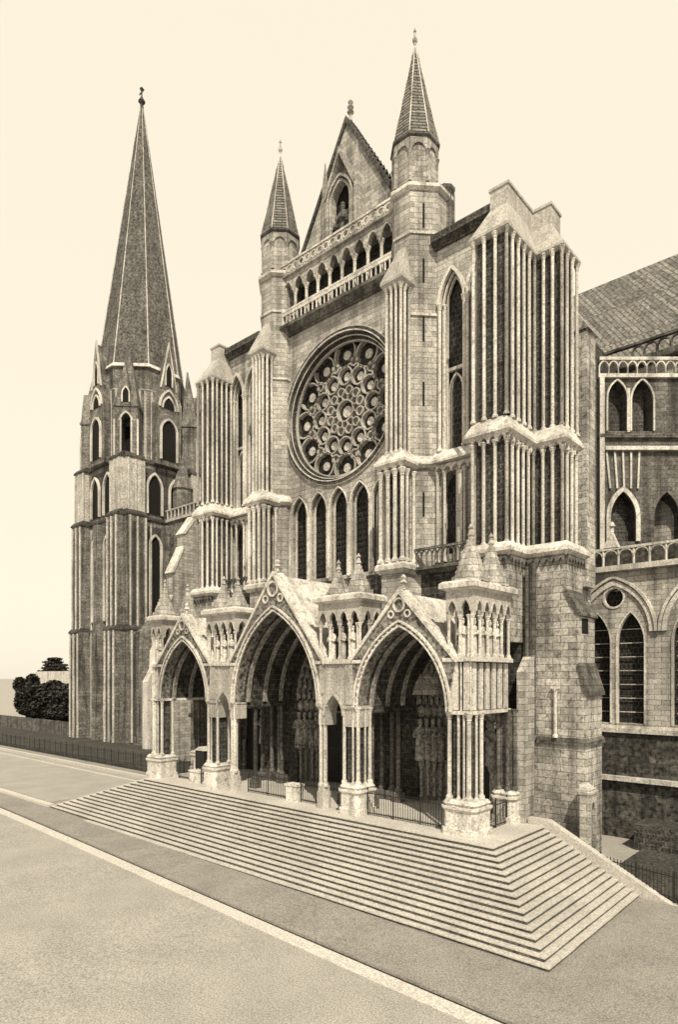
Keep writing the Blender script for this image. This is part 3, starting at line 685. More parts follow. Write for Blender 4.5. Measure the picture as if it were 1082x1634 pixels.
    b.build('arcade', 'stone', drum); b = MB(mir=mir); b.cyl(cx_, cy_, 43.6, 43.75, r + .05, r + .2, n=8); b.cyl(cx_, cy_, 43.75, 43.86, r + .2, n=8); b.build('cornice', 'old', drum)
    b = MB(mir=mir); b.cyl(cx_, cy_, 43.86, 50.5, r + .16, .08, n=8); b.build('spire', 'rooft', tur)
    b = MB(mir=mir)
    for i in range(8):
        a = 2 * PI * (i + .5) / 8; p0 = Vector((cx_ + (r + .16) * math.cos(a), cy_ + (r + .16) * math.sin(a), 43.9)); p1 = Vector((cx_ + .08 * math.cos(a), cy_ + .08 * math.sin(a), 50.5))
        f = lambda p: [(p.x + .04 * math.cos(t), p.y + .04 * math.sin(t)) for t in (0, PI / 2, PI, 3 * PI / 2)]
        b.poly(f(p0), p0.z, p1.z, f(p1))
    b.build('ridge_roll', 'shaft', tur)
    b = MB(mir=mir); b.lathe(cx_, cy_, [(.1, 50.4), (.08, 50.7), (.15, 50.85), (.17, 50.98), (.08, 51.1), (.06, 51.4), (.1, 51.5), (.01, 51.75)], 8); b.build('finial', 'stone', tur)
    # little chimney turret behind
    b = MB(mir=mir); b.cyl(-7.9, 8.6, 36, 40.9, .5, n=8); b.cyl(-7.9, 8.6, 40.9, 41.1, .5, .62, n=8); b.cyl(-7.9, 8.6, 41.1, 41.3, .62, n=8)
    for i in range(8):
        a = 2 * PI * (i + .5) / 8; b.cyl(-7.9 + .52 * math.cos(a), 8.6 + .52 * math.sin(a), 37, 40.9, .08, n=6)
    b.build('chimney', 'old', tur)
    # ---------------- clerestory wall between turret and corner tower
    b = MB(mir=mir); bays_ = [(-6.5, .95), (-4.55, .95)]
    b.wall(-7.7, -3.4, 24.0, 36.6, YW + .1, YW + 1.0, [hole_arch(c - w, c + w, 24.0, 33.0, 35.1, 8) for c, w in bays_])
    b.wall(-7.7, -3.4, 17.3, 23.3, YW + .1, YW + 1.0, [hole_arch(c - w * .8, c + w * .8, 17.8, 21.9, 22.9, 8) for c, w in bays_]); b.box(-7.7, -3.4, YW, YW + 1.0, 23.3, 24.0)
    cw = b.build('clerestory_wall', 'stone', tr)
    b = MB(mir=mir); b.poly([(-7.75, YW), (-3.4, YW), (-3.4, 8.6), (-7.75, 8.6)], 36.55, 36.85, [(-7.75, YW - .4), (-3.4, YW - .4), (-3.4, 8.6), (-7.75, 8.6)]); b.box(-7.75, -3.4, YW - .45, 8.6, 36.85, 37.3)
    b.build('cornice', 'dark', cw)
    b = MB(mir=mir); b.poly([(-7.7, 6.55), (-3.4, 6.55), (-3.4, 7.2), (-7.7, 7.2)], 23.3, 23.45); b.poly([(-7.7, 6.55), (-3.4, 6.55), (-3.4, 7.2), (-7.7, 7.2)], 23.45, 24.1, [(-7.7, 7.1), (-3.4, 7.1), (-3.4, 7.2), (-7.7, 7.2)])
    b.build('sill', 'pale', cw)
    for c, w in bays_:
        b = MB(mir=mir)
        for k in range(3):
            ww = w - .02 - .14 * k; b.archband(c - ww + .1, c + ww - .1, 33.0, 35.0 - .18 * k, .1, YW - .02 + .22 * k, YW + .14 + .22 * k, 24.05, 8)
        b.archband(c - .8, c + .8, 33.0, 34.95, .22, YW - .12, YW + .02, n=8)
        wn_ = b.build('window', 'shaft', cw)
        b = MB(mir=mir)
        for s in (-1, 1): b.col(c + s * .86, YW + .0, 24.1, 33.1, .11); b.col(c + s * .66, YW + .26, 24.1, 33.1, .08)
        b.box(c - .6, c + .6, YW + .5, YW + .7, 29.1, 29.3); b.archband(c - .4, c + .4, 27.9, 28.8, .12, YW + .5, YW + .7, 24.1, 6)
        b.build('mullion', 'shaft', wn_)
        b = MB(mir=mir); b.xz([(c - .62, 24.05)] + arch(c - .62, c + .62, 33.0, 34.6, 7) + [(c + .62, 24.05)], YW + .75, YW + .8); b.build('glass', 'glass', wn_)
        b = MB(mir=mir); b.xz([(c - .72, 17.8)] + arch(c - .72, c + .72, 21.9, 22.85, 7) + [(c + .72, 17.8)], YW + .75, YW + .8); b.build('lower_glass', 'glass', wn_)
    b = MB(mir=mir)
    for x in (-7.45, -6.95, -5.55, -4.6): b.col(x, YW - .1, 17.3, 22.8, .1)
    arcadelet(b, (-7.6, YW), (-3.6, YW), 7, 22.75); b.box(-6.15, -5.75, YW - .1, YW + .2, 17.3, 22.7); b.build('shaft', 'shaft', cw)
    b = MB(mir=mir); b.poly([(-8.7, 6.35), (-3.6, 6.35), (-3.6, 7.2), (-8.7, 7.2)], 16.6, 16.8, [(-8.7, 6.0), (-3.6, 6.0), (-3.6, 7.2), (-8.7, 7.2)]); b.box(-8.7, -3.6, 5.95, 7.2, 16.8, 17.0)
    b.build('cornice', 'old', cw)
    b = MB(mir=mir); b.box(-8.5, -3.6, 6.0, 6.18, 18.0, 18.14)
    for i in range(13): b.cyl(-8.4 + .38 * i, 6.09, 17.0, 17.85, .05, n=6)
    for i in range(12): b.archband(-8.36 + .38 * i, -8.06 + .38 * i, 17.7, 17.95, .04, 6.03, 6.15, n=3)
    b.build('balustrade', 'old', cw)
    # ---------------- corner tower
    U = [(-3.75, 5.3), (-2.1, 5.3), (-2.1, 8.75), (-.5, 8.75), (-.5, 10.6), (-3.75, 10.6)]
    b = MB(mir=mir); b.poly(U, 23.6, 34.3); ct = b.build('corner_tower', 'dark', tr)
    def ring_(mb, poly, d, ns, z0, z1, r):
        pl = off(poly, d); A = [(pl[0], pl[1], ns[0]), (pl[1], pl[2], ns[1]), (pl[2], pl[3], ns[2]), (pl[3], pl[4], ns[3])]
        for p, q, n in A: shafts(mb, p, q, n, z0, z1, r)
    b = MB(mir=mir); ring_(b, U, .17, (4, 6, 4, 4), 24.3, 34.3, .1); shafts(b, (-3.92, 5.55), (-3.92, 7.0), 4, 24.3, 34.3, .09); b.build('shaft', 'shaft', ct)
    L1 = [(-3.95, 5.1), (-1.9, 5.1), (-1.9, 8.35), (-.2, 8.35), (-.2, 10.3), (-3.95, 10.3)]
    b = MB(mir=mir); ledge(b, L1, 23.45, .34, .85); b.build('ledge', 'pale', ct)
    b = MB(mir=mir); b.poly(off(L1, -.18), 16.9, 23.5); b.build('middle_stage', 'dark', ct)
    b = MB(mir=mir); ring_(b, L1, .0, (4, 6, 4, 4), 17.45, 23.1, .1); shafts(b, (-3.97, 5.5), (-3.97, 7.0), 4, 17.45, 23.1, .09); pl = off(L1, 0)
    arcadelet(b, pl[0], pl[1], 4, 22.95); arcadelet(b, pl[1], pl[2], 6, 22.95); arcadelet(b, pl[2], pl[3], 3, 22.95); arcadelet(b, pl[3], pl[4], 4, 22.95)
    b.build('shaft', 'shaft', ct)
    B1 = [(-4.1, 4.95), (-1.75, 4.95), (-1.75, 6.9), (.55, 6.9), (.55, 9.3), (-4.1, 9.3)]
    b = MB(mir=mir); b.poly(off(B1, .05), 16.75, 17.0, off(B1, .32)); b.poly(off(B1, .32), 17.0, 17.2); b.poly(off(B1, .32), 17.2, 17.5, off(B1, .1)); b.build('base_course', 'pale', ct)
    b = MB(mir=mir); arcadelet(b, B1[1], B1[2], 5, 16.3); arcadelet(b, B1[2], B1[3], 6, 16.3); arcadelet(b, B1[3], B1[4], 6, 16.3); arcadelet(b, B1[0], B1[1], 6, 16.3); b.build('corbel_table', 'old', ct)
    b = MB(mir=mir); b.poly(B1, 14.8, 16.85)
    b.poly([(-4.1, 5.2), (-1.75, 5.2), (-1.75, 6.93), (-4.1, 6.93)], 12.2, 14.8); b.poly([(-4.1, 5.2), (-1.75, 5.2), (-1.75, 6.93), (-4.1, 6.93)], P, 11.5) if False else None
    b.build('upper_base', 'bright', ct)
    b = MB(mir=mir); b.xz([(-2.9, P - 2.6), (1.63, P - 2.6), (1.63, 9.5), (1.25, 10.9), (1.25, 13.6), (.55, 14.8), (-2.9, 14.8)], 6.9, 9.2)
    bt = b.build('buttress', 'bright', ct)
    b = MB(mir=mir); b.xz([(-1.0, 6.75), (1.76, 6.75), (1.76, 6.95), (1.64, 7.12), (-1.0, 7.12)], 6.78, 9.35); b.xz([(-1, 6.75), (1, 6.75), (1, 6.9), (-1, 6.9)], 6.79, 6.9)
    for (xa, za, xb, zb) in ((1.66, 9.35, 1.25, 10.95), (1.28, 13.5, .55, 14.85)):
        b.xz([(xa + .12, za), (xa + .12, za + .12), (xb + .03, zb + .12), (xb - .1, zb - .05), (xa - .1, za)], 6.84, 9.27)
    b.build('weathering', 'old', bt)
    b = MB(mir=mir); b.cyl(-1.15, 6.62, 7.2, 16.5, .2, n=8); b.cyl(-1.4, 6.5, P, 16.3, .12, n=8); b.build('shaft', 'old', bt)
    b = MB(mir=mir); b.col(.05, 6.78, 7.1, 9.7, .09); b.poly([(-.15, 6.62), (.25, 6.62), (.25, 6.9), (-.15, 6.9)], 9.7, 9.82); b.build('canopy', 'shaft', bt)
    b = MB(mir=mir); b.box(1.24, 1.262, 7.3, 8.2, 12.6, 13.4); b.build('opening', 'void', bt)
    # cap of the corner tower
    b = MB(mir=mir); EU = off(U, .25); b.poly(off(U, .1), 34.2, 34.35, off(U, .34)); b.poly(off(U, .34), 34.35, 34.5)
    T = [(-3.45, 6.15), (-2.35, 6.15), (-2.35, 9.25), (-1.25, 9.25), (-1.25, 10.6), (-3.45, 10.6)]
    T2 = T
    b.poly(off(U, .32), 34.5, 36.4, T); b.poly(T, 36.4, 37.45)
    b.poly(off(T, .06), 37.45, 37.6); b.build('cap', 'cap', ct)
turret(False); turret(True)
# back buttress on the east side and body of the transept arm
mb = MB(); mb.box(2 * CX + 1.9, -1.7 - 2.5, 8.9, 31, P, 36.6); body = mb.build('side_wall', 'dark', tr)
mb = MB(); mb.box(-3.4, -.95, 14.0, 15.5, 16, 32.2); mb.xz([(-3.4, 33.0)] * 0 or [(-3.5, 32.2), (-.8, 32.2), (-3.5, 36.6)], 13.9, 15.6); mb.box(-3.6, -3.0, 13.9, 15.6, 35.5, 37.2)
mb.box(-3.2, -1.4, 13.8, 16.0, P - 2, 16.9)
mb.build('buttress', 'bright', tr)
# ================================================================== CHOIR
ch = empty('choir', (8, 20, 0), 'part of the choir with lancets, parapet and steep roof at the right edge', 'church choir')
YC = 17.0
mb = MB(); wins = []
def choirbay(c):
    return [hole_arch(c - 1.95, c - .14, 7.3, 12.5, 14.62, 8), hole_arch(c + .14, c + 1.95, 7.3, 12.5, 14.62, 8)]
H_ = []
for c in (-.3, 5.1, 10.5): H_ += choirbay(c)
mb.wall(-3, 20, 6.9, 14.75, YC, YC + 1.2, H_)
mb.wall(-3, 20, 14.75, 17.2, YC, YC + 1.2, [hole_circ(c, 15.5, .66, 12) for c in (-.3, 5.1, 10.5)]); cw = mb.build('wall', 'stone', ch)
mb = MB(); mb.box(-3, 20, YC - .1, YC + 1.2, -.5, 6.9); mb.build('base_wall', 'inner', ch)
for c in (-.3, 5.1, 10.5):
    mb = MB(); mb.archband(c - 2.2, c + 2.2, 13.2, 16.3, .28, YC - .15, YC, n=12); mb.archband(c - 2.52, c + 2.52, 13.2, 16.75, .16, YC - .25, YC, n=12); mb.ring(c, 15.5, .6, .72, YC - .06, YC + .3, 20)
    for a_, b_ in ((c - 1.95, c - .14), (c + .14, c + 1.95)): mb.archband(a_ + .08, b_ - .08, 12.5, 14.5, .08, YC - .06, YC + .3, 7.3, 8)
    w_ = mb.build('window', 'shaft', ch)
    mb = MB(); mb.box(c - 1.9, c + 1.9, YC + .7, YC + .75, 7.2, 16.0); mb.build('glass', 'glass', w_)
    mb = MB()
    for i in range(7): mb.box(c - 1.75, c + 1.75, YC + .5, YC + .54, 8 + .9 * i, 8.05 + .9 * i)
    mb.build('glazing_bar', 'shaft', w_)
mb = MB(); mb.poly([(-3, YC - .1), (20, YC - .1), (20, YC + .9), (-3, YC + .9)], 7.0, 7.15); mb.box(-3, 20, YC - .3, YC, 6.7, 7.0); mb.box(-3, 20, YC - .5, YC, 3.6, 3.9); mb.box(-3, 20, YC - .45, YC + 1, 17.2, 17.55); mb.box(-3, 20, YC - .3, YC - .1, 18.6, 18.75)
for i in range(24): mb.cyl(-2.8 + .95 * i, YC - .2, 17.55, 18.6, .08, n=6)
for i in range(24): mb.archband(-2.7 + .95 * i, -1.95 + .95 * i, 18.25, 18.55, .05, YC - .28, YC - .12, n=3)
mb.build('parapet', 'shaft', ch)
mb = MB(); mb.box(-3, 20, YC + 1.0, YC + 1.2, 17.55, 18.9); mb.build('parapet_gap_shade', 'inner', ch)  # dark sheet added to put shade into the gaps between balusters
mb = MB()
mb.fr = (0, 0, 0)
for s in (1, 7):
    mb.xz([(s * 0 - .9, 18.7), (.1, 18.7), (-.4, 19.9)], YC - .3, YC + .2) if s == 1 else None
mb.lathe(-.4, YC, [(.12, 19.8), (.1, 20.1), (.22, 20.2), (.05, 20.5)], 8)
mb.build('gablet', 'pale', ch)
mb = MB(); mb.box(-3, 40, 30, 31, 0, 36.0); mb.build('upper_wall', 'stone', ch)
mb = MB(); mb.xz([(-3, 0)] * 0 or [(-8, 36.2), (45, 36.2), (45, 36.7), (-8, 36.7)], 29.4, 31)
for i in range(40): mb.archband(-2.9 + 1.0 * i, -2.1 + 1.0 * i, 37.2, 37.6, .12, 29.5, 29.7, 36.7, 4)
mb.box(-8, 45, 29.4, 29.8, 37.8, 38.0); mb.build('upper_parapet', 'old', ch)
mb = MB(); i0 = [mb.P(-30, 29.8, 36.4), mb.P(50, 29.8, 36.4), mb.P(50, 39, 49.7), mb.P(-30, 39, 49.7), mb.P(-30, 48.2, 36.4), mb.P(50, 48.2, 36.4)]
mb.face(i0[0], i0[1], i0[2], i0[3]); mb.face(i0[3], i0[2], i0[5], i0[4]); mb.face(i0[0], i0[3], i0[4]); mb.face(i0[1], i0[5], i0[2]); mb.face(i0[0], i0[4], i0[5], i0[1]); rf = mb.build('roof', 'lead', ch)
mb = MB(); mb.xz([(1.6, 39.5)] + arch(1.6, 3.0, 40.3, 41.2, 5) + [(3.0, 39.5)], 30.9, 33.5); mb.build('dormer', 'dark', rf)
# radiating buttress of the choir, seen broadside
Z50 = lambda v: 10.34 + (1079.5 - v) / 1007.5 * 50
fo = (CAM[0] + 50 * (-.6652 + .412 * .7466), CAM[1] + 50 * (.7466 + .412 * .6652), 41.7)
U50 = lambda u: (u - 956) / 1007.5 * 50
mb = MB(fr=fo)
mb.wall(0, 9, 0, Z50(868), 0, 1.6); mb.wall(0, 9, Z50(868), Z50(718), 0, 1.6, [hole_arch(U50(974), U50(1014), Z50(864), Z50(825), Z50(785), 8), hole_arch(U50(1045), U50(1085), Z50(864), Z50(825), Z50(785), 8)])
mb.wall(0, 9, Z50(693), Z50(604), 0, 1.6, [hole_arch(U50(970), U50(1000), Z50(688), Z50(636), Z50(608), 6), hole_arch(U50(1008), U50(1042), Z50(688), Z50(640), Z50(607), 6)])
mb.box(0, 9, -.05, 1.65, Z50(718), Z50(693)); mb.box(-.1, 9, -.3, 1.8, Z50(700), Z50(694)); fb = mb.build('flying_buttress', 'old', ch)
mb = MB(fr=fo)
mb.box(-.1, 9, -.25, 1.8, Z50(604), Z50(598)); mb.box(0, 9, -.2, .1, Z50(576), Z50(571))
for i in range(12): mb.archband(.05 + .75 * i, .7 + .75 * i, Z50(588), Z50(578), .1, -.15, .05, Z50(598), 5)
mb.archband(U50(974), U50(1014), Z50(825), Z50(785), .35, -.2, 0, Z50(864), 8); mb.archband(U50(970), U50(1000), Z50(636), Z50(608), .14, -.15, 0, Z50(688), 6); mb.archband(U50(1008), U50(1042), Z50(640), Z50(607), .14, -.15, 0, Z50(688), 6); mb.box(-.02, .35, -.3, .0, 19, Z50(604)); mb.box(U50(1003) - .12, U50(1003) + .12, -.1, 0, Z50(690), Z50(620))
for k in range(5):
    mb.poly([(U50(972 + 11 * k), -.16), (U50(975 + 11 * k), -.16), (U50(975 + 11 * k), .02), (U50(972 + 11 * k), .02)], Z50(780), Z50(722), [(U50(966 + 13 * k), -.16), (U50(969 + 13 * k), -.16), (U50(969 + 13 * k), .02), (U50(966 + 13 * k), .02)])
mb.box(U50(964), 9, -.35, .02, Z50(720), Z50(714)); mb.build('moulding', 'shaft', fb)
mb = MB(fr=fo); mb.box(U50(972), U50(1014), .9, 1.0, Z50(868), Z50(780)); mb.box(U50(970), U50(1036), .9, 1.0, Z50(690), Z50(606)); mb.build('recess_shade', 'dark', fb)  # dark sheets behind the arches, their depth of shade put into the colour
# ================================================================== BELL TOWER
bt = empty('bell_tower', (-80.4, 30.5, 0), 'tall weathered bell tower with a plain octagonal stone spire at the left', 'tower')
TX, TY = -80.4, 30.5
def sq(h): return [(TX - h, TY - h), (TX + h, TY - h), (TX + h, TY + h), (TX - h, TY + h)]
mb = MB()
H0 = 6.9
mb.poly(sq(H0), 0, 43.6); tb = mb.build('wall', 'tower', bt)
def corner_butts(z0, z1, out, w, m='tower'):
    mb = MB()
    for a in (0, 90, 180, 270):
        mb.fr = (TX, TY, a)
        for s in (-1, 1):
            u = s * (H0 - w / 2 + .35); mb.box(u - w / 2, u + w / 2, -H0 - out, -H0 + .1, z0, z1)
            mb.build('corner_buttress', m, bt); mb = MB(fr=(TX, TY, a))
        if z0 < 20: mb.box(-.7, .7, -H0 - out * .8, -H0 + .1, z0, min(z1, 34)); mb.build('buttress', m, bt)
        mb = MB()
corner_butts(0, 17.4, 1.9, 3.2); corner_butts(17.4, 34.6, 1.5, 3.0); corner_butts(34.6, 43.3, 1.0, 2.9, 'tlight')
for z, o in ((17.3, 2.05), (34.6, 1.65), (43.3, 1.15)):
    mb = MB()
    for a in (0, 90, 180, 270):
        mb.fr = (TX, TY, a); mb.box(-H0 - .3, H0 + .3, -H0 - .25, -H0, z, z + .45)
        for s in (-1, 1):
            w = 3.1; u = s * (H0 - w / 2 + .4); mb.poly([(u - w / 2 - .1, -H0 - o), (u + w / 2 + .1, -H0 - o), (u + w / 2 + .1, -H0), (u - w / 2 - .1, -H0)], z, z + .25); mb.poly([(u - w / 2 - .1, -H0 - o), (u + w / 2 + .1, -H0 - o), (u + w / 2 + .1, -H0), (u - w / 2 - .1, -H0)], z + .25, z + .8, [(u - w / 2 - .1, -H0 - o + .5), (u + w / 2 + .1, -H0 - o + .5), (u + w / 2 + .1, -H0), (u - w / 2 - .1, -H0)])
    mb.build('string_course', 'dark', bt)
mb = MB()
for a in (0, 90):
    mb.fr = (TX, TY, a)
    for (z0, z1) in ((1.5, 16.6), (18.2, 33.6)):
        for (u0, u1) in ((-3.2, -.8), (.8, 3.2)): mb.box(u0, u1, -H0 - .04, -H0 + .2, z0, z1)
        for s in (-1, 1):
            u = s * (H0 - 1.25); o = 1.92 if z0 < 5 else 1.52
            for q in (-.95, .32): mb.box(u + q, u + q + .6, -H0 - o, -H0 - o + .3, z0, z1)
    mb.box(-3.4, 3.4, -H0 - .03, -H0 + .2, 35.4, 42.6)
mb.build('recess_shade', 'dark', bt)  # flat dark panels standing proud, painting shaded bands between buttresses and shafts
# shafts on buttress faces
mb = MB()
for a in (0, 90):
    mb.fr = (TX, TY, a)
    for s in (-1, 1):
        for (z0, z1, o) in ((.5, 17.2, 1.95), (17.9, 34.4, 1.55), (35.2, 43.1, 1.02)):
            u = s * (H0 - 1.25)
            for k in (-1.3, -.1, 1.3): mb.cyl(u + k, -H0 - o, z0, z1, .18, n=6)
    for k in (-3.4, -2.6, 2.6, 3.4):
        mb.cyl(k, -H0 - .1, .5, 33.9, .16, n=6)
mb.build('shaft', 'tlight', bt)
for a in (0, 90):
    for (c, w, z0, zs, za) in ((-1.9, .8, 19, 30.5, 32.2), (1.9, .8, 19, 30.5, 32.2), (-2.0, 1.05, 35.6, 39.6, 41.8), (2.0, 1.05, 35.6, 39.6, 41.8), (-2, .75, 2.4, 7.6, 9.0), (2, .75, 2.4, 7.6, 9.0), (-2, .6, 11, 14.6, 15.9), (2, .6, 11, 14.6, 15.9)):
        mb = MB(fr=(TX, TY, a)); mb.archband(c - w - .1, c + w + .1, zs, za, .32, -H0 - .35, -H0, z0, 7); o = mb.build('window', 'shaft', bt)
        mb = MB(fr=(TX, TY, a)); mb.xz([(c - w - .1, z0)] + arch(c - w - .1, c + w + .1, zs, za, 7) + [(c + w + .1, z0)], -H0 - .06, -H0 - .02); mb.build('opening', 'void', o)
# octagon stage
def octa(r, ph=.5): return [(TX + r * math.cos(2 * PI * (i + ph) / 8), TY + r * math.sin(2 * PI * (i + ph) / 8)) for i in range(8)]
mb = MB(); mb.poly(octa(7.1), 43.5, 58.6); oc = mb.build('octagon_stage', 'tower', bt)
mb = MB(); mb.poly(octa(7.15), 54.9, 55.1, octa(7.25)); mb.poly(octa(7.5), 58.5, 59.1, octa(7.2)); mb.build('ledge', 'pale', oc)
mb = MB()
for i in range(8):
    for d in (-.09, .09, .25, -.25):
        a = 2 * PI * (i + .5 + d) / 8; rr = 7.12 * math.cos(PI / 8) / max(.92, math.cos(abs(.5 - abs(d)) * PI / 4)) ; mb.cyl(TX + rr * math.cos(a), TY + rr * math.sin(a), 44.2, 54.8, .2, n=6)
mb.build('shaft', 'tlight', oc)
for i in range(8):
    an = 45 * i; ap = 7.1 * math.cos(PI / 8)
    card = (i % 2 == 0)
    fr = (TX + ap * math.cos(R(an)), TY + ap * math.sin(R(an)), an + 90)
    if card:    # big gabled dormers on the four main sides
        mb = MB(fr=fr); mb.xz([(-2.3, 43.5), (2.3, 43.5), (2.3, 53), (1.4, 55.5), (0, 62.4), (-1.4, 55.5), (-2.3, 53)], -1.3, 1.5); o = mb.build('dormer', 'tower', oc)
        mb = MB(fr=fr)
        mb.archband(-1.5, 1.5, 52.5, 55.2, .3, -1.55, -1.3, n=8); mb.archband(-1.0, 1.0, 52.4, 54.2, .25, -1.5, -1.3, n=8); mb.archband(-.5, .5, 57.8, 59.4, .2, -1.5, -1.3, 56, 6)
        mb.archband(-1.3, 1.3, 48.8, 50.6, .3, -1.6, -1.3, 44.3, 8); mb.band([(-1.35, 55.5), (0, 62.2), (1.35, 55.5)], [(-1.5, 55.5), (0, 63), (1.5, 55.5)], -1.5, -1.2); mb.build('moulding', 'shaft', o)
        mb = MB(fr=fr); mb.xz([(-1.3, 44.3)] + arch(-1.3, 1.3, 48.8, 50.6, 7) + [(1.3, 44.3)], -1.36, -1.32); mb.xz([(-.5, 56)] + arch(-.5, .5, 57.8, 59.4, 6) + [(.5, 56)], -1.36, -1.32); mb.xz(arch(-1, 1, 52.4, 54.2, 6), -1.36, -1.32); mb.build('opening', 'void', o)
    else:       # corner pinnacles with open belfry stage
        r2 = 8.3; px, py = TX + r2 * math.cos(R(an)), TY + r2 * math.sin(R(an))
        mb = MB(fr=(px, py, an + 90))
        mb.box(-1.75, -.75, -1.0, 1.4, 43.5, 49); mb.box(.75, 1.75, -1.0, 1.4, 43.5, 49); mb.box(-.75, .75, 2.6, 2.9, 43.5, 49); mb.wall(-1.75, 1.75, 49, 51.2, -1.0, 1.4, [hole_arch(-.74, .74, 49, 49, 50.2, 6)])
        q4 = [(-1.75, -1.0), (1.75, -1.0), (1.75, 1.4), (-1.75, 1.4)]
        mb.poly(off(q4, .15), 51.2, 51.5); mb.poly(off(q4, .05), 51.5, 61.0, [(-.1, .7), (.1, .7), (.1, .9), (-.1, .9)])
        mb.xz([(-.9, 51.4), (.9, 51.4), (.9, 53.3), (0, 56.8), (-.9, 53.3)], -1.15, .6)
        o = mb.build('pinnacle', 'tower', oc)
        mb = MB(fr=(px, py, an + 90)); mb.archband(-.75, .75, 49, 50.2, .25, -1.2, -1.0, n=6); mb.archband(-.45, .45, 53, 54, .2, -1.3, -1.15, 51.8, 5)
        for k in (-1.75, -.8, .8, 1.75): mb.cyl(k, -1.05, 43.8, 49.2, .15, n=6)
        mb.build('moulding', 'shaft', o)
        mb = MB(fr=(px, py, an + 90)); mb.xz([(-.45, 51.8)] + arch(-.45, .45, 53, 54, 5) + [(.45, 51.8)], -1.2, -1.16); mb.box(-.74, .74, 1.3, 1.35, 43.6, 49); mb.build('opening', 'void', o)
        # square turrets at the outer corners behind
        mb = MB(); qx, qy = TX + 9.6 * math.cos(R(an)), TY + 9.6 * math.sin(R(an))
        if i in (3, 1): mb.cyl(qx, qy, 43.5, 53.6, 1.2, n=8); mb.cyl(qx, qy, 53.6, 54.0, 1.35, n=8); mb.cyl(qx, qy, 54, 60.0, 1.2, .05, n=8); mb.build('corner_turret', 'tower', oc)
mb = MB(); mb.poly(octa(7.0), 59.0, 104.6, octa(.28)); sp = mb.build('spire', 'spire', bt)
mb = MB()
for i in range(8):
    a = 2 * PI * (i + .5) / 8; p0 = (TX + 7.02 * math.cos(a), TY + 7.02 * math.sin(a)); p1 = (TX + .28 * math.cos(a), TY + .28 * math.sin(a))
    f = lambda p, r: [(p[0] + r * math.cos(t), p[1] + r * math.sin(t)) for t in (0, PI / 2, PI, 3 * PI / 2)]
    mb.poly(f(p0, .13), 59.0, 104.6, f(p1, .06))
mb.build('ridge_roll', 'tlight', sp)
mb = MB()
for i in range(8):
    a = 2 * PI * i / 8; ap = math.cos(PI / 8); f = lambda p, r: [(p[0] + r * math.cos(t), p[1] + r * math.sin(t)) for t in (0, PI / 2, PI, 3 * PI / 2)]
    mb.poly(f((TX + 7.0 * ap * math.cos(a), TY + 7.0 * ap * math.sin(a)), .12), 59.0, 88, f((TX + 2.6 * ap * math.cos(a), TY + 2.6 * ap * math.sin(a)), .06))
mb.build('face_roll', 'spire', sp)
mb = MB(); mb.lathe(TX, TY, [(.35, 104.4), (.25, 105.2), (.6, 105.7), (.3, 106.2), (.12, 106.6), (.1, 107.4), (.35, 107.8), (.05, 108.2)], 8); mb.box(TX - .7, TX + .7, TY - .06, TY + .06, 107.2, 107.4); mb.build('finial', 'dark', sp)
# stair turret in the angle, east side
mb = MB(fr=(TX, TY, 90)); mb.cyl(2.6, -H0 - .9, 0, 34.6, 1.9, n=8); mb.cyl(2.6, -H0 - .9, 34.6, 40.3, 1.5, n=8); mb.cyl(2.6, -H0 - .9, 34.5, 35.0, 2.1, n=8); mb.cyl(2.6, -H0 - .9, 40.3, 40.6, 1.75, n=8); mb.cyl(2.6, -H0 - .9, 40.6, 46, 1.5, .05, n=8); mb.build('stair_turret', 'tower', bt)
# nave wall and buttresses between tower and transept
nv = MB(); nv.box(-73, -32.5, 30.5, 32, 0, 36.5); nv.box(-73, -33, 24.3, 25.3, 0, 17.0); nv.poly([(-73, 24.3), (-33, 24.3), (-33, 30.5), (-73, 30.5)], 17.0, 22.0, [(-73, 30.3), (-33, 30.3), (-33, 30.5), (-73, 30.5)]); no = nv.build('nave_wall', 'tower', tr)
mb = MB(); mb.box(-73, -32.5, 30.2, 30.5, 34.6, 35.0); mb.box(-73, -32.5, 30.2, 30.35, 36.3, 36.5)
for i in range(40): mb.cyl(-72.5 + i, 30.3, 35.0, 36.3, .12, n=6)
mb.build('parapet', 'tlight', no)
for i, x in enumerate((-63.6, -56.5, -49.5, -42.5)):
    mb = MB(fr=(x - .6, 0, 90))
    prof = [(20.9, 0), (20.9, 9.6), (22.0, 11.6), (22.0, 13.8), (23.2, 16.5), (24.3, 16.5), (24.3, 0)]
    if i > 1: prof = [(20.9, 0), (20.9, 9.6), (22.0, 11.6), (22.0, 13.8), (22.6, 16.5), (22.6, 21.0), (23.8, 23.2), (23.8, 25), (28.5, 30.2), (30.5, 33.5), (30.5, 30.2), (26.5, 25.5), (25.4, 22.0), (25.4, 0)]
    if i == 2: prof = [(15.2, 0), (15.2, 19.0), (15.6, 19.6), (15.6, 22.6), (17.0, 25.4), (17.0, 27.2), (18.6, 29.2), (24.3, 29.2), (24.3, 0)]
    mb.xz(prof, -1.25, 0); mb.build('buttress', 'pale' if i == 0 else 'stone', no)
    if i == 2:
        mb = MB(fr=(x - .6, 0, 90)); mb.xz([(15.0, 18.8), (15.5, 19.75), (15.6, 19.6), (15.2, 18.8)], -1.35, .1); mb.xz([(15.35, 22.3), (16.95, 25.6), (17.1, 25.4), (15.7, 22.3)], -1.35, .1); mb.xz([(16.8, 27.0), (18.5, 29.4), (19.0, 29.4), (17.2, 27.0)], -1.35, .1); mb.build('weathering', 'pale', no)
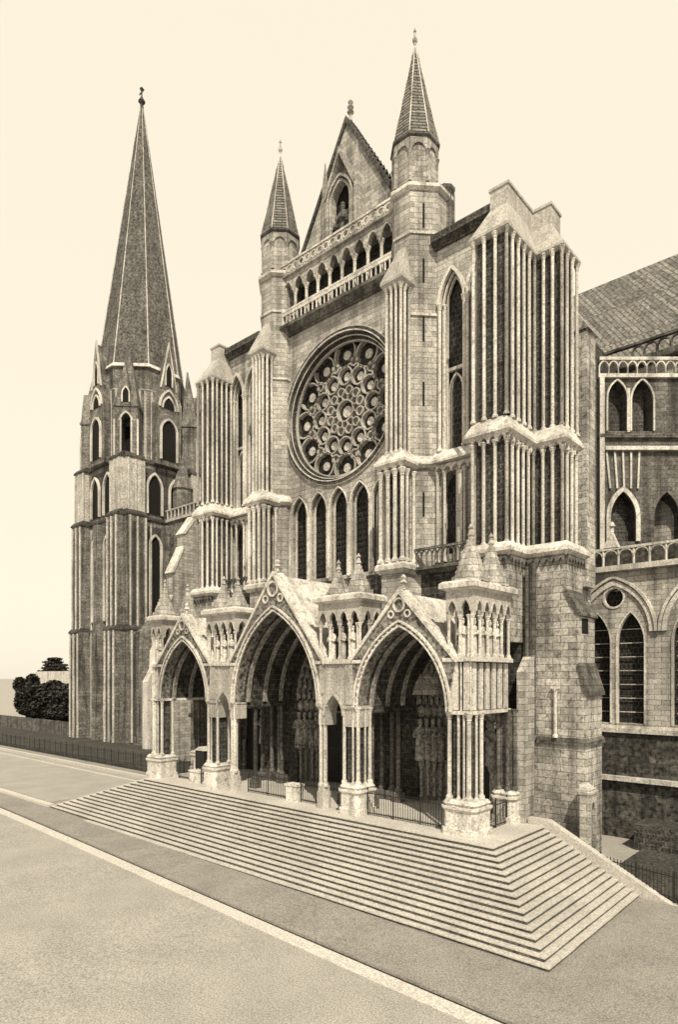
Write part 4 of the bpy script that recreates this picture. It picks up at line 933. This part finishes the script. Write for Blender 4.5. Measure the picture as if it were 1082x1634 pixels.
# ================================================================== PORCH STATUES
gj = 'carved figures lining the portal jambs'
names = {-5.9: 'right portal', CX: 'central portal', 2 * CX + 5.9: 'left portal'}
for c, w, z in pw_:
    for s in (-1, 1):
        for k in range(4):
            xx = c + s * (w - .12 - .26 * k); yy = 6.55 + .32 * k
            statue(xx - s * .08, yy - .05, P + 2.55, 2.6, -s * 35,
                   'robed stone figure on the %s jamb of the %s, %s' % ('right' if s > 0 else 'left', names[c], ('outermost', 'second outermost', 'third inwards', 'innermost')[k]), gj, STAT3)
gt = 'small figures standing in the tabernacles of the porch'
tabs = [(-2.35, 1.35, 'far right porch pier'), (2 * CX + 2.35, 1.35, 'far left porch pier')]
for x, y, nm in tabs: statue(x, y, ZSTR + .2, 1.9, 0, 'small king figure between the front colonnettes above the ' + nm, gt)
for j in range(4): statue(-1.98, 1.75 + .78 * j, ZSTR + .2, 1.9, 90, 'small king figure in the side of the far right tabernacle, %s from front' % ('first', 'second', 'third', 'fourth')[j], gt)
for m_, nm in ((False, 'right of the central arch'), (True, 'left of the central arch')):
    for j in range(3):
        x = -11.05 + .8 * j; x = 2 * CX - x if m_ else x
        pos = ('nearest the central arch', 'in the middle', 'farthest from the central arch')[j]
        statue(x, 1.35, ZSTR + .2, 1.9, 0, 'king figure in the tabernacle %s, %s' % (nm, pos), gt)

# ================================================================== RAILINGS, SMALL THINGS
def railing(p, q, h, z0, z1, label, group='iron railings of the porch', step=.16):
    o = empty('iron_railing', (p[0], p[1], z0), label, 'railing', group)
    L_ = math.hypot(q[0] - p[0], q[1] - p[1]); n = max(2, int(L_ / step))
    a = math.degrees(math.atan2(q[1] - p[1], q[0] - p[0]))
    m1 = MB(fr=(p[0], p[1], a)); m2 = MB(fr=(p[0], p[1], a)); m3 = MB(fr=(p[0], p[1], a))
    zz = lambda t: z0 + (z1 - z0) * t
    for i in range(n + 1):
        t = i / n; u = L_ * t; z = zz(t)
        m1.cyl(u, 0, z + .05, z + h, .018, n=5); m1.cyl(u, 0, z + h, z + h + .09, .03, .0, n=5)
    for e in (.12, h - .14):
        m2.xz([(0, zz(0) + e), (L_, zz(1) + e), (L_, zz(1) + e + .045), (0, zz(0) + e + .045)], -.02, .02)
    k = max(1, round(L_ / 1.6))
    for i in range(k + 1):
        t = i / k; m3.cyl(L_ * t, 0, zz(t) - .05, zz(t) + h + .12, .04, n=6); m3.cyl(L_ * t, 0, zz(t) + h + .12, zz(t) + h + .24, .05, .01, n=6)
    m1.build('bars', 'iron', o); m2.build('rail', 'iron', o); m3.build('post', 'iron', o)
railing((-8.5, 1.5), (-3.2, 1.5), 1.35, P, P, 'iron railing closing the right porch arch')
railing((-18.9, 1.6), (-15.0, 1.6), 1.3, P, P, 'iron railing in the left half of the central porch arch')
railing((-13.9, 1.6), (-12.0, 1.6), 1.3, P, P, 'short iron railing in the right half of the central porch arch')
railing((-1.7, 2.3), (-1.7, 4.7), 1.3, P, P, 'iron railing across the side opening of the porch at the right end')
railing((-24.0, 1.5), (-22.9, 1.5), 1.3, P, P, 'short iron gate beside the pier in the left porch arch')
railing((-28.2 + .8, 1.9), (-25.6, 1.9), 1.3, P, P, 'iron railing at the left side of the left porch arch')
railing((-19.0, 5.6), (-12.4, 5.6), 3.0, P, P, 'tall iron grille before the central portal doors', step=.3)
railing((2.7, 5.9), (11, 5.9), 1.2, .3, -.3, 'iron railing behind the parapet at the right edge', 'railings at the foot of the walls')
railing((-95, 10.6), (-33, 10.6), 1.3, .45, .7, 'long dark iron railing along the foot of the bell tower', 'railings at the foot of the walls', step=.5)
# low parapet block by the central arch
mb = MB(); mb.box(-14.95, -13.95, 1.3, 1.9, P, P + .95); mb.poly([(-15.0, 1.25), (-13.9, 1.25), (-13.9, 1.95), (-15.0, 1.95)], P + .95, P + 1.08)
tag(mb.build('stone_block', 'pale'), 'low pale stone block between the railings of the central arch', 'block')
mb = MB(); mb.box(-25.5, -24.1, 1.5, 1.85, P, P + .75); mb.poly([(-25.55, 1.45), (-24.05, 1.45), (-24.05, 1.9), (-25.55, 1.9)], P + .75, P + .86)
tag(mb.build('stone_block', 'pale'), 'low pale stone block in the left porch arch', 'block')
k = empty('notice_box', (-26.2, 3.2, P), 'dark lidded box on legs standing inside the left porch arch', 'box')
mb = MB(); mb.box(-26.7, -25.6, 2.9, 3.5, P + .7, P + 2.1); mb.build('box_body', 'iron', k)
mb = MB(); mb.xz([(-26.8, P + 2.1), (-25.5, P + 2.1), (-26.15, P + 2.4)], 2.85, 3.55); mb.build('lid', 'pale', k)
for dx in (-.48, .48):
    for dy in (-.24, .24):
        mb = MB(); mb.cyl(-26.15 + dx, 3.2 + dy, P, P + .7, .04, n=6); mb.build('leg', 'iron', k)
# small arched niche at the foot of the right buttress
k = empty('niche_pier', (2.3, 6.4, 0), 'narrow pale stone pier with a pointed blind niche behind the parapet', 'pier')
mb = MB(fr=(2.15, 5.98, 90)); mb.wall(0, 1.0, -.5, 4.4, 0, .5, [hole_arch(.25, .78, .3, 3.4, 4.0, 6)]); mb.build('surround', 'stone', k)
mb = MB(fr=(2.15, 5.98, 90)); mb.poly([(-.05, -.06), (1.05, -.06), (1.05, .55), (-.05, .55)], 4.4, 4.52); mb.poly([(-.05, -.06), (1.05, -.06), (1.05, .55), (-.05, .55)], 4.52, 4.9, [(.2, .4), (.9, .4), (.9, .55), (.2, .55)]); mb.build('cap', 'stone', k)
mb = MB(fr=(2.15, 5.98, 90)); mb.box(.25, .78, .3, .35, .3, 4.0); mb.build('recess_shade', 'void', k)  # near-black sheet at the back paints the shade of the blind niche
# low undergrowth slope behind the railing at right
mb = MB(); mb.box(1.7, 30, 14.5, 17, -.2, 1.4); tag(mb.build('rubble_wall', 'dark'), 'dark rough low wall at the foot of the choir', 'wall')
# ---- far left: trees and house
def leafball(mb, cx, cy, cz, rx, ry, rz, n, s):
    for _ in range(n):
        while True:
            p = Vector((random.uniform(-1, 1), random.uniform(-1, 1), random.uniform(-1, 1)))
            if p.length < 1: break
        c = Vector((cx + p.x * rx, cy + p.y * ry, cz + p.z * rz)); u = Vector((random.gauss(0, 1), random.gauss(0, 1), random.gauss(0, .5))).normalized(); w = u.orthogonal().normalized()
        q = s * random.uniform(.6, 1.4)
        i = [mb.P(*(c + u * q)), mb.P(*(c + w * q)), mb.P(*(c - u * q)), mb.P(*(c - w * q))]; mb.face(*i)
def tree(x, y, h, r, label, layered=False):
    o = empty('tree', (x, y, 0), label, 'tree', 'trees beyond the square')
    m = MB(); m.cyl(x, y, 0, h * .9, .5, .15, n=8)
    for i in range(7):
        a = i * 2.4; zz = h * (.35 + .08 * i); 
        m.poly([(x - .12, y - .12), (x + .12, y - .12), (x + .12, y + .12), (x - .12, y + .12)], zz, zz + h * .12, [(x + r * .6 * math.cos(a) - .05, y + r * .6 * math.sin(a) - .05), (x + r * .6 * math.cos(a) + .05, y + r * .6 * math.sin(a) - .05), (x + r * .6 * math.cos(a) + .05, y + r * .6 * math.sin(a) + .05), (x + r * .6 * math.cos(a) - .05, y + r * .6 * math.sin(a) + .05)])
    m.build('trunk', 'dark', o)
    m = MB()
    if layered:
        for i in range(6):
            f = 1 - .12 * i; leafball(m, x + random.uniform(-.9, .9), y, h * (.72 + .05 * i), r * f * random.uniform(.8, 1.1), r * f, h * .022, 380, .3)
    else:
        for i in range(9):
            a = i * 2.4; leafball(m, x + r * .5 * math.cos(a), y + r * .5 * math.sin(a), h * (.35 + .065 * i), r * .55, r * .55, h * .16, 700, .26)
    m.build('crown', 'leaf', o)
tree(-147.5, 46, 15.2, 4.6, 'flat-topped layered cedar standing behind the pale roof at far left', True)
tree(-119.5, 28, 10.6, 2.6, 'dark round tree at the left edge beside the cedar')
for i in range(6): tree(-96 - i * 4.0, 27 + .4 * (i % 3), 9.4 - .6 * (i % 3), 3.2, 'dark bushy tree, %s from the foot of the bell tower' % ('first', 'second', 'third', 'fourth', 'fifth', 'sixth')[i])
ho = empty('house', (-128, 44, 0), 'low house with a pale roof seen between the bell tower and the left edge', 'house')
mb = MB(); mb.box(-150, -112, 42, 52, 0, 8.0); mb.build('wall', 'house', ho)
mb = MB(); mb.xz([(-151, 7.9), (-111, 7.9), (-114, 11.6), (-148, 11.6)], 41.5, 52.5); mb.build('roof', 'pale', ho)
mb = MB(); mb.box(-170, -92, 24.6, 25.2, 0, 2.4); tag(mb.build('garden_wall', 'old'), 'low grey garden wall in front of the trees at far left', 'wall')
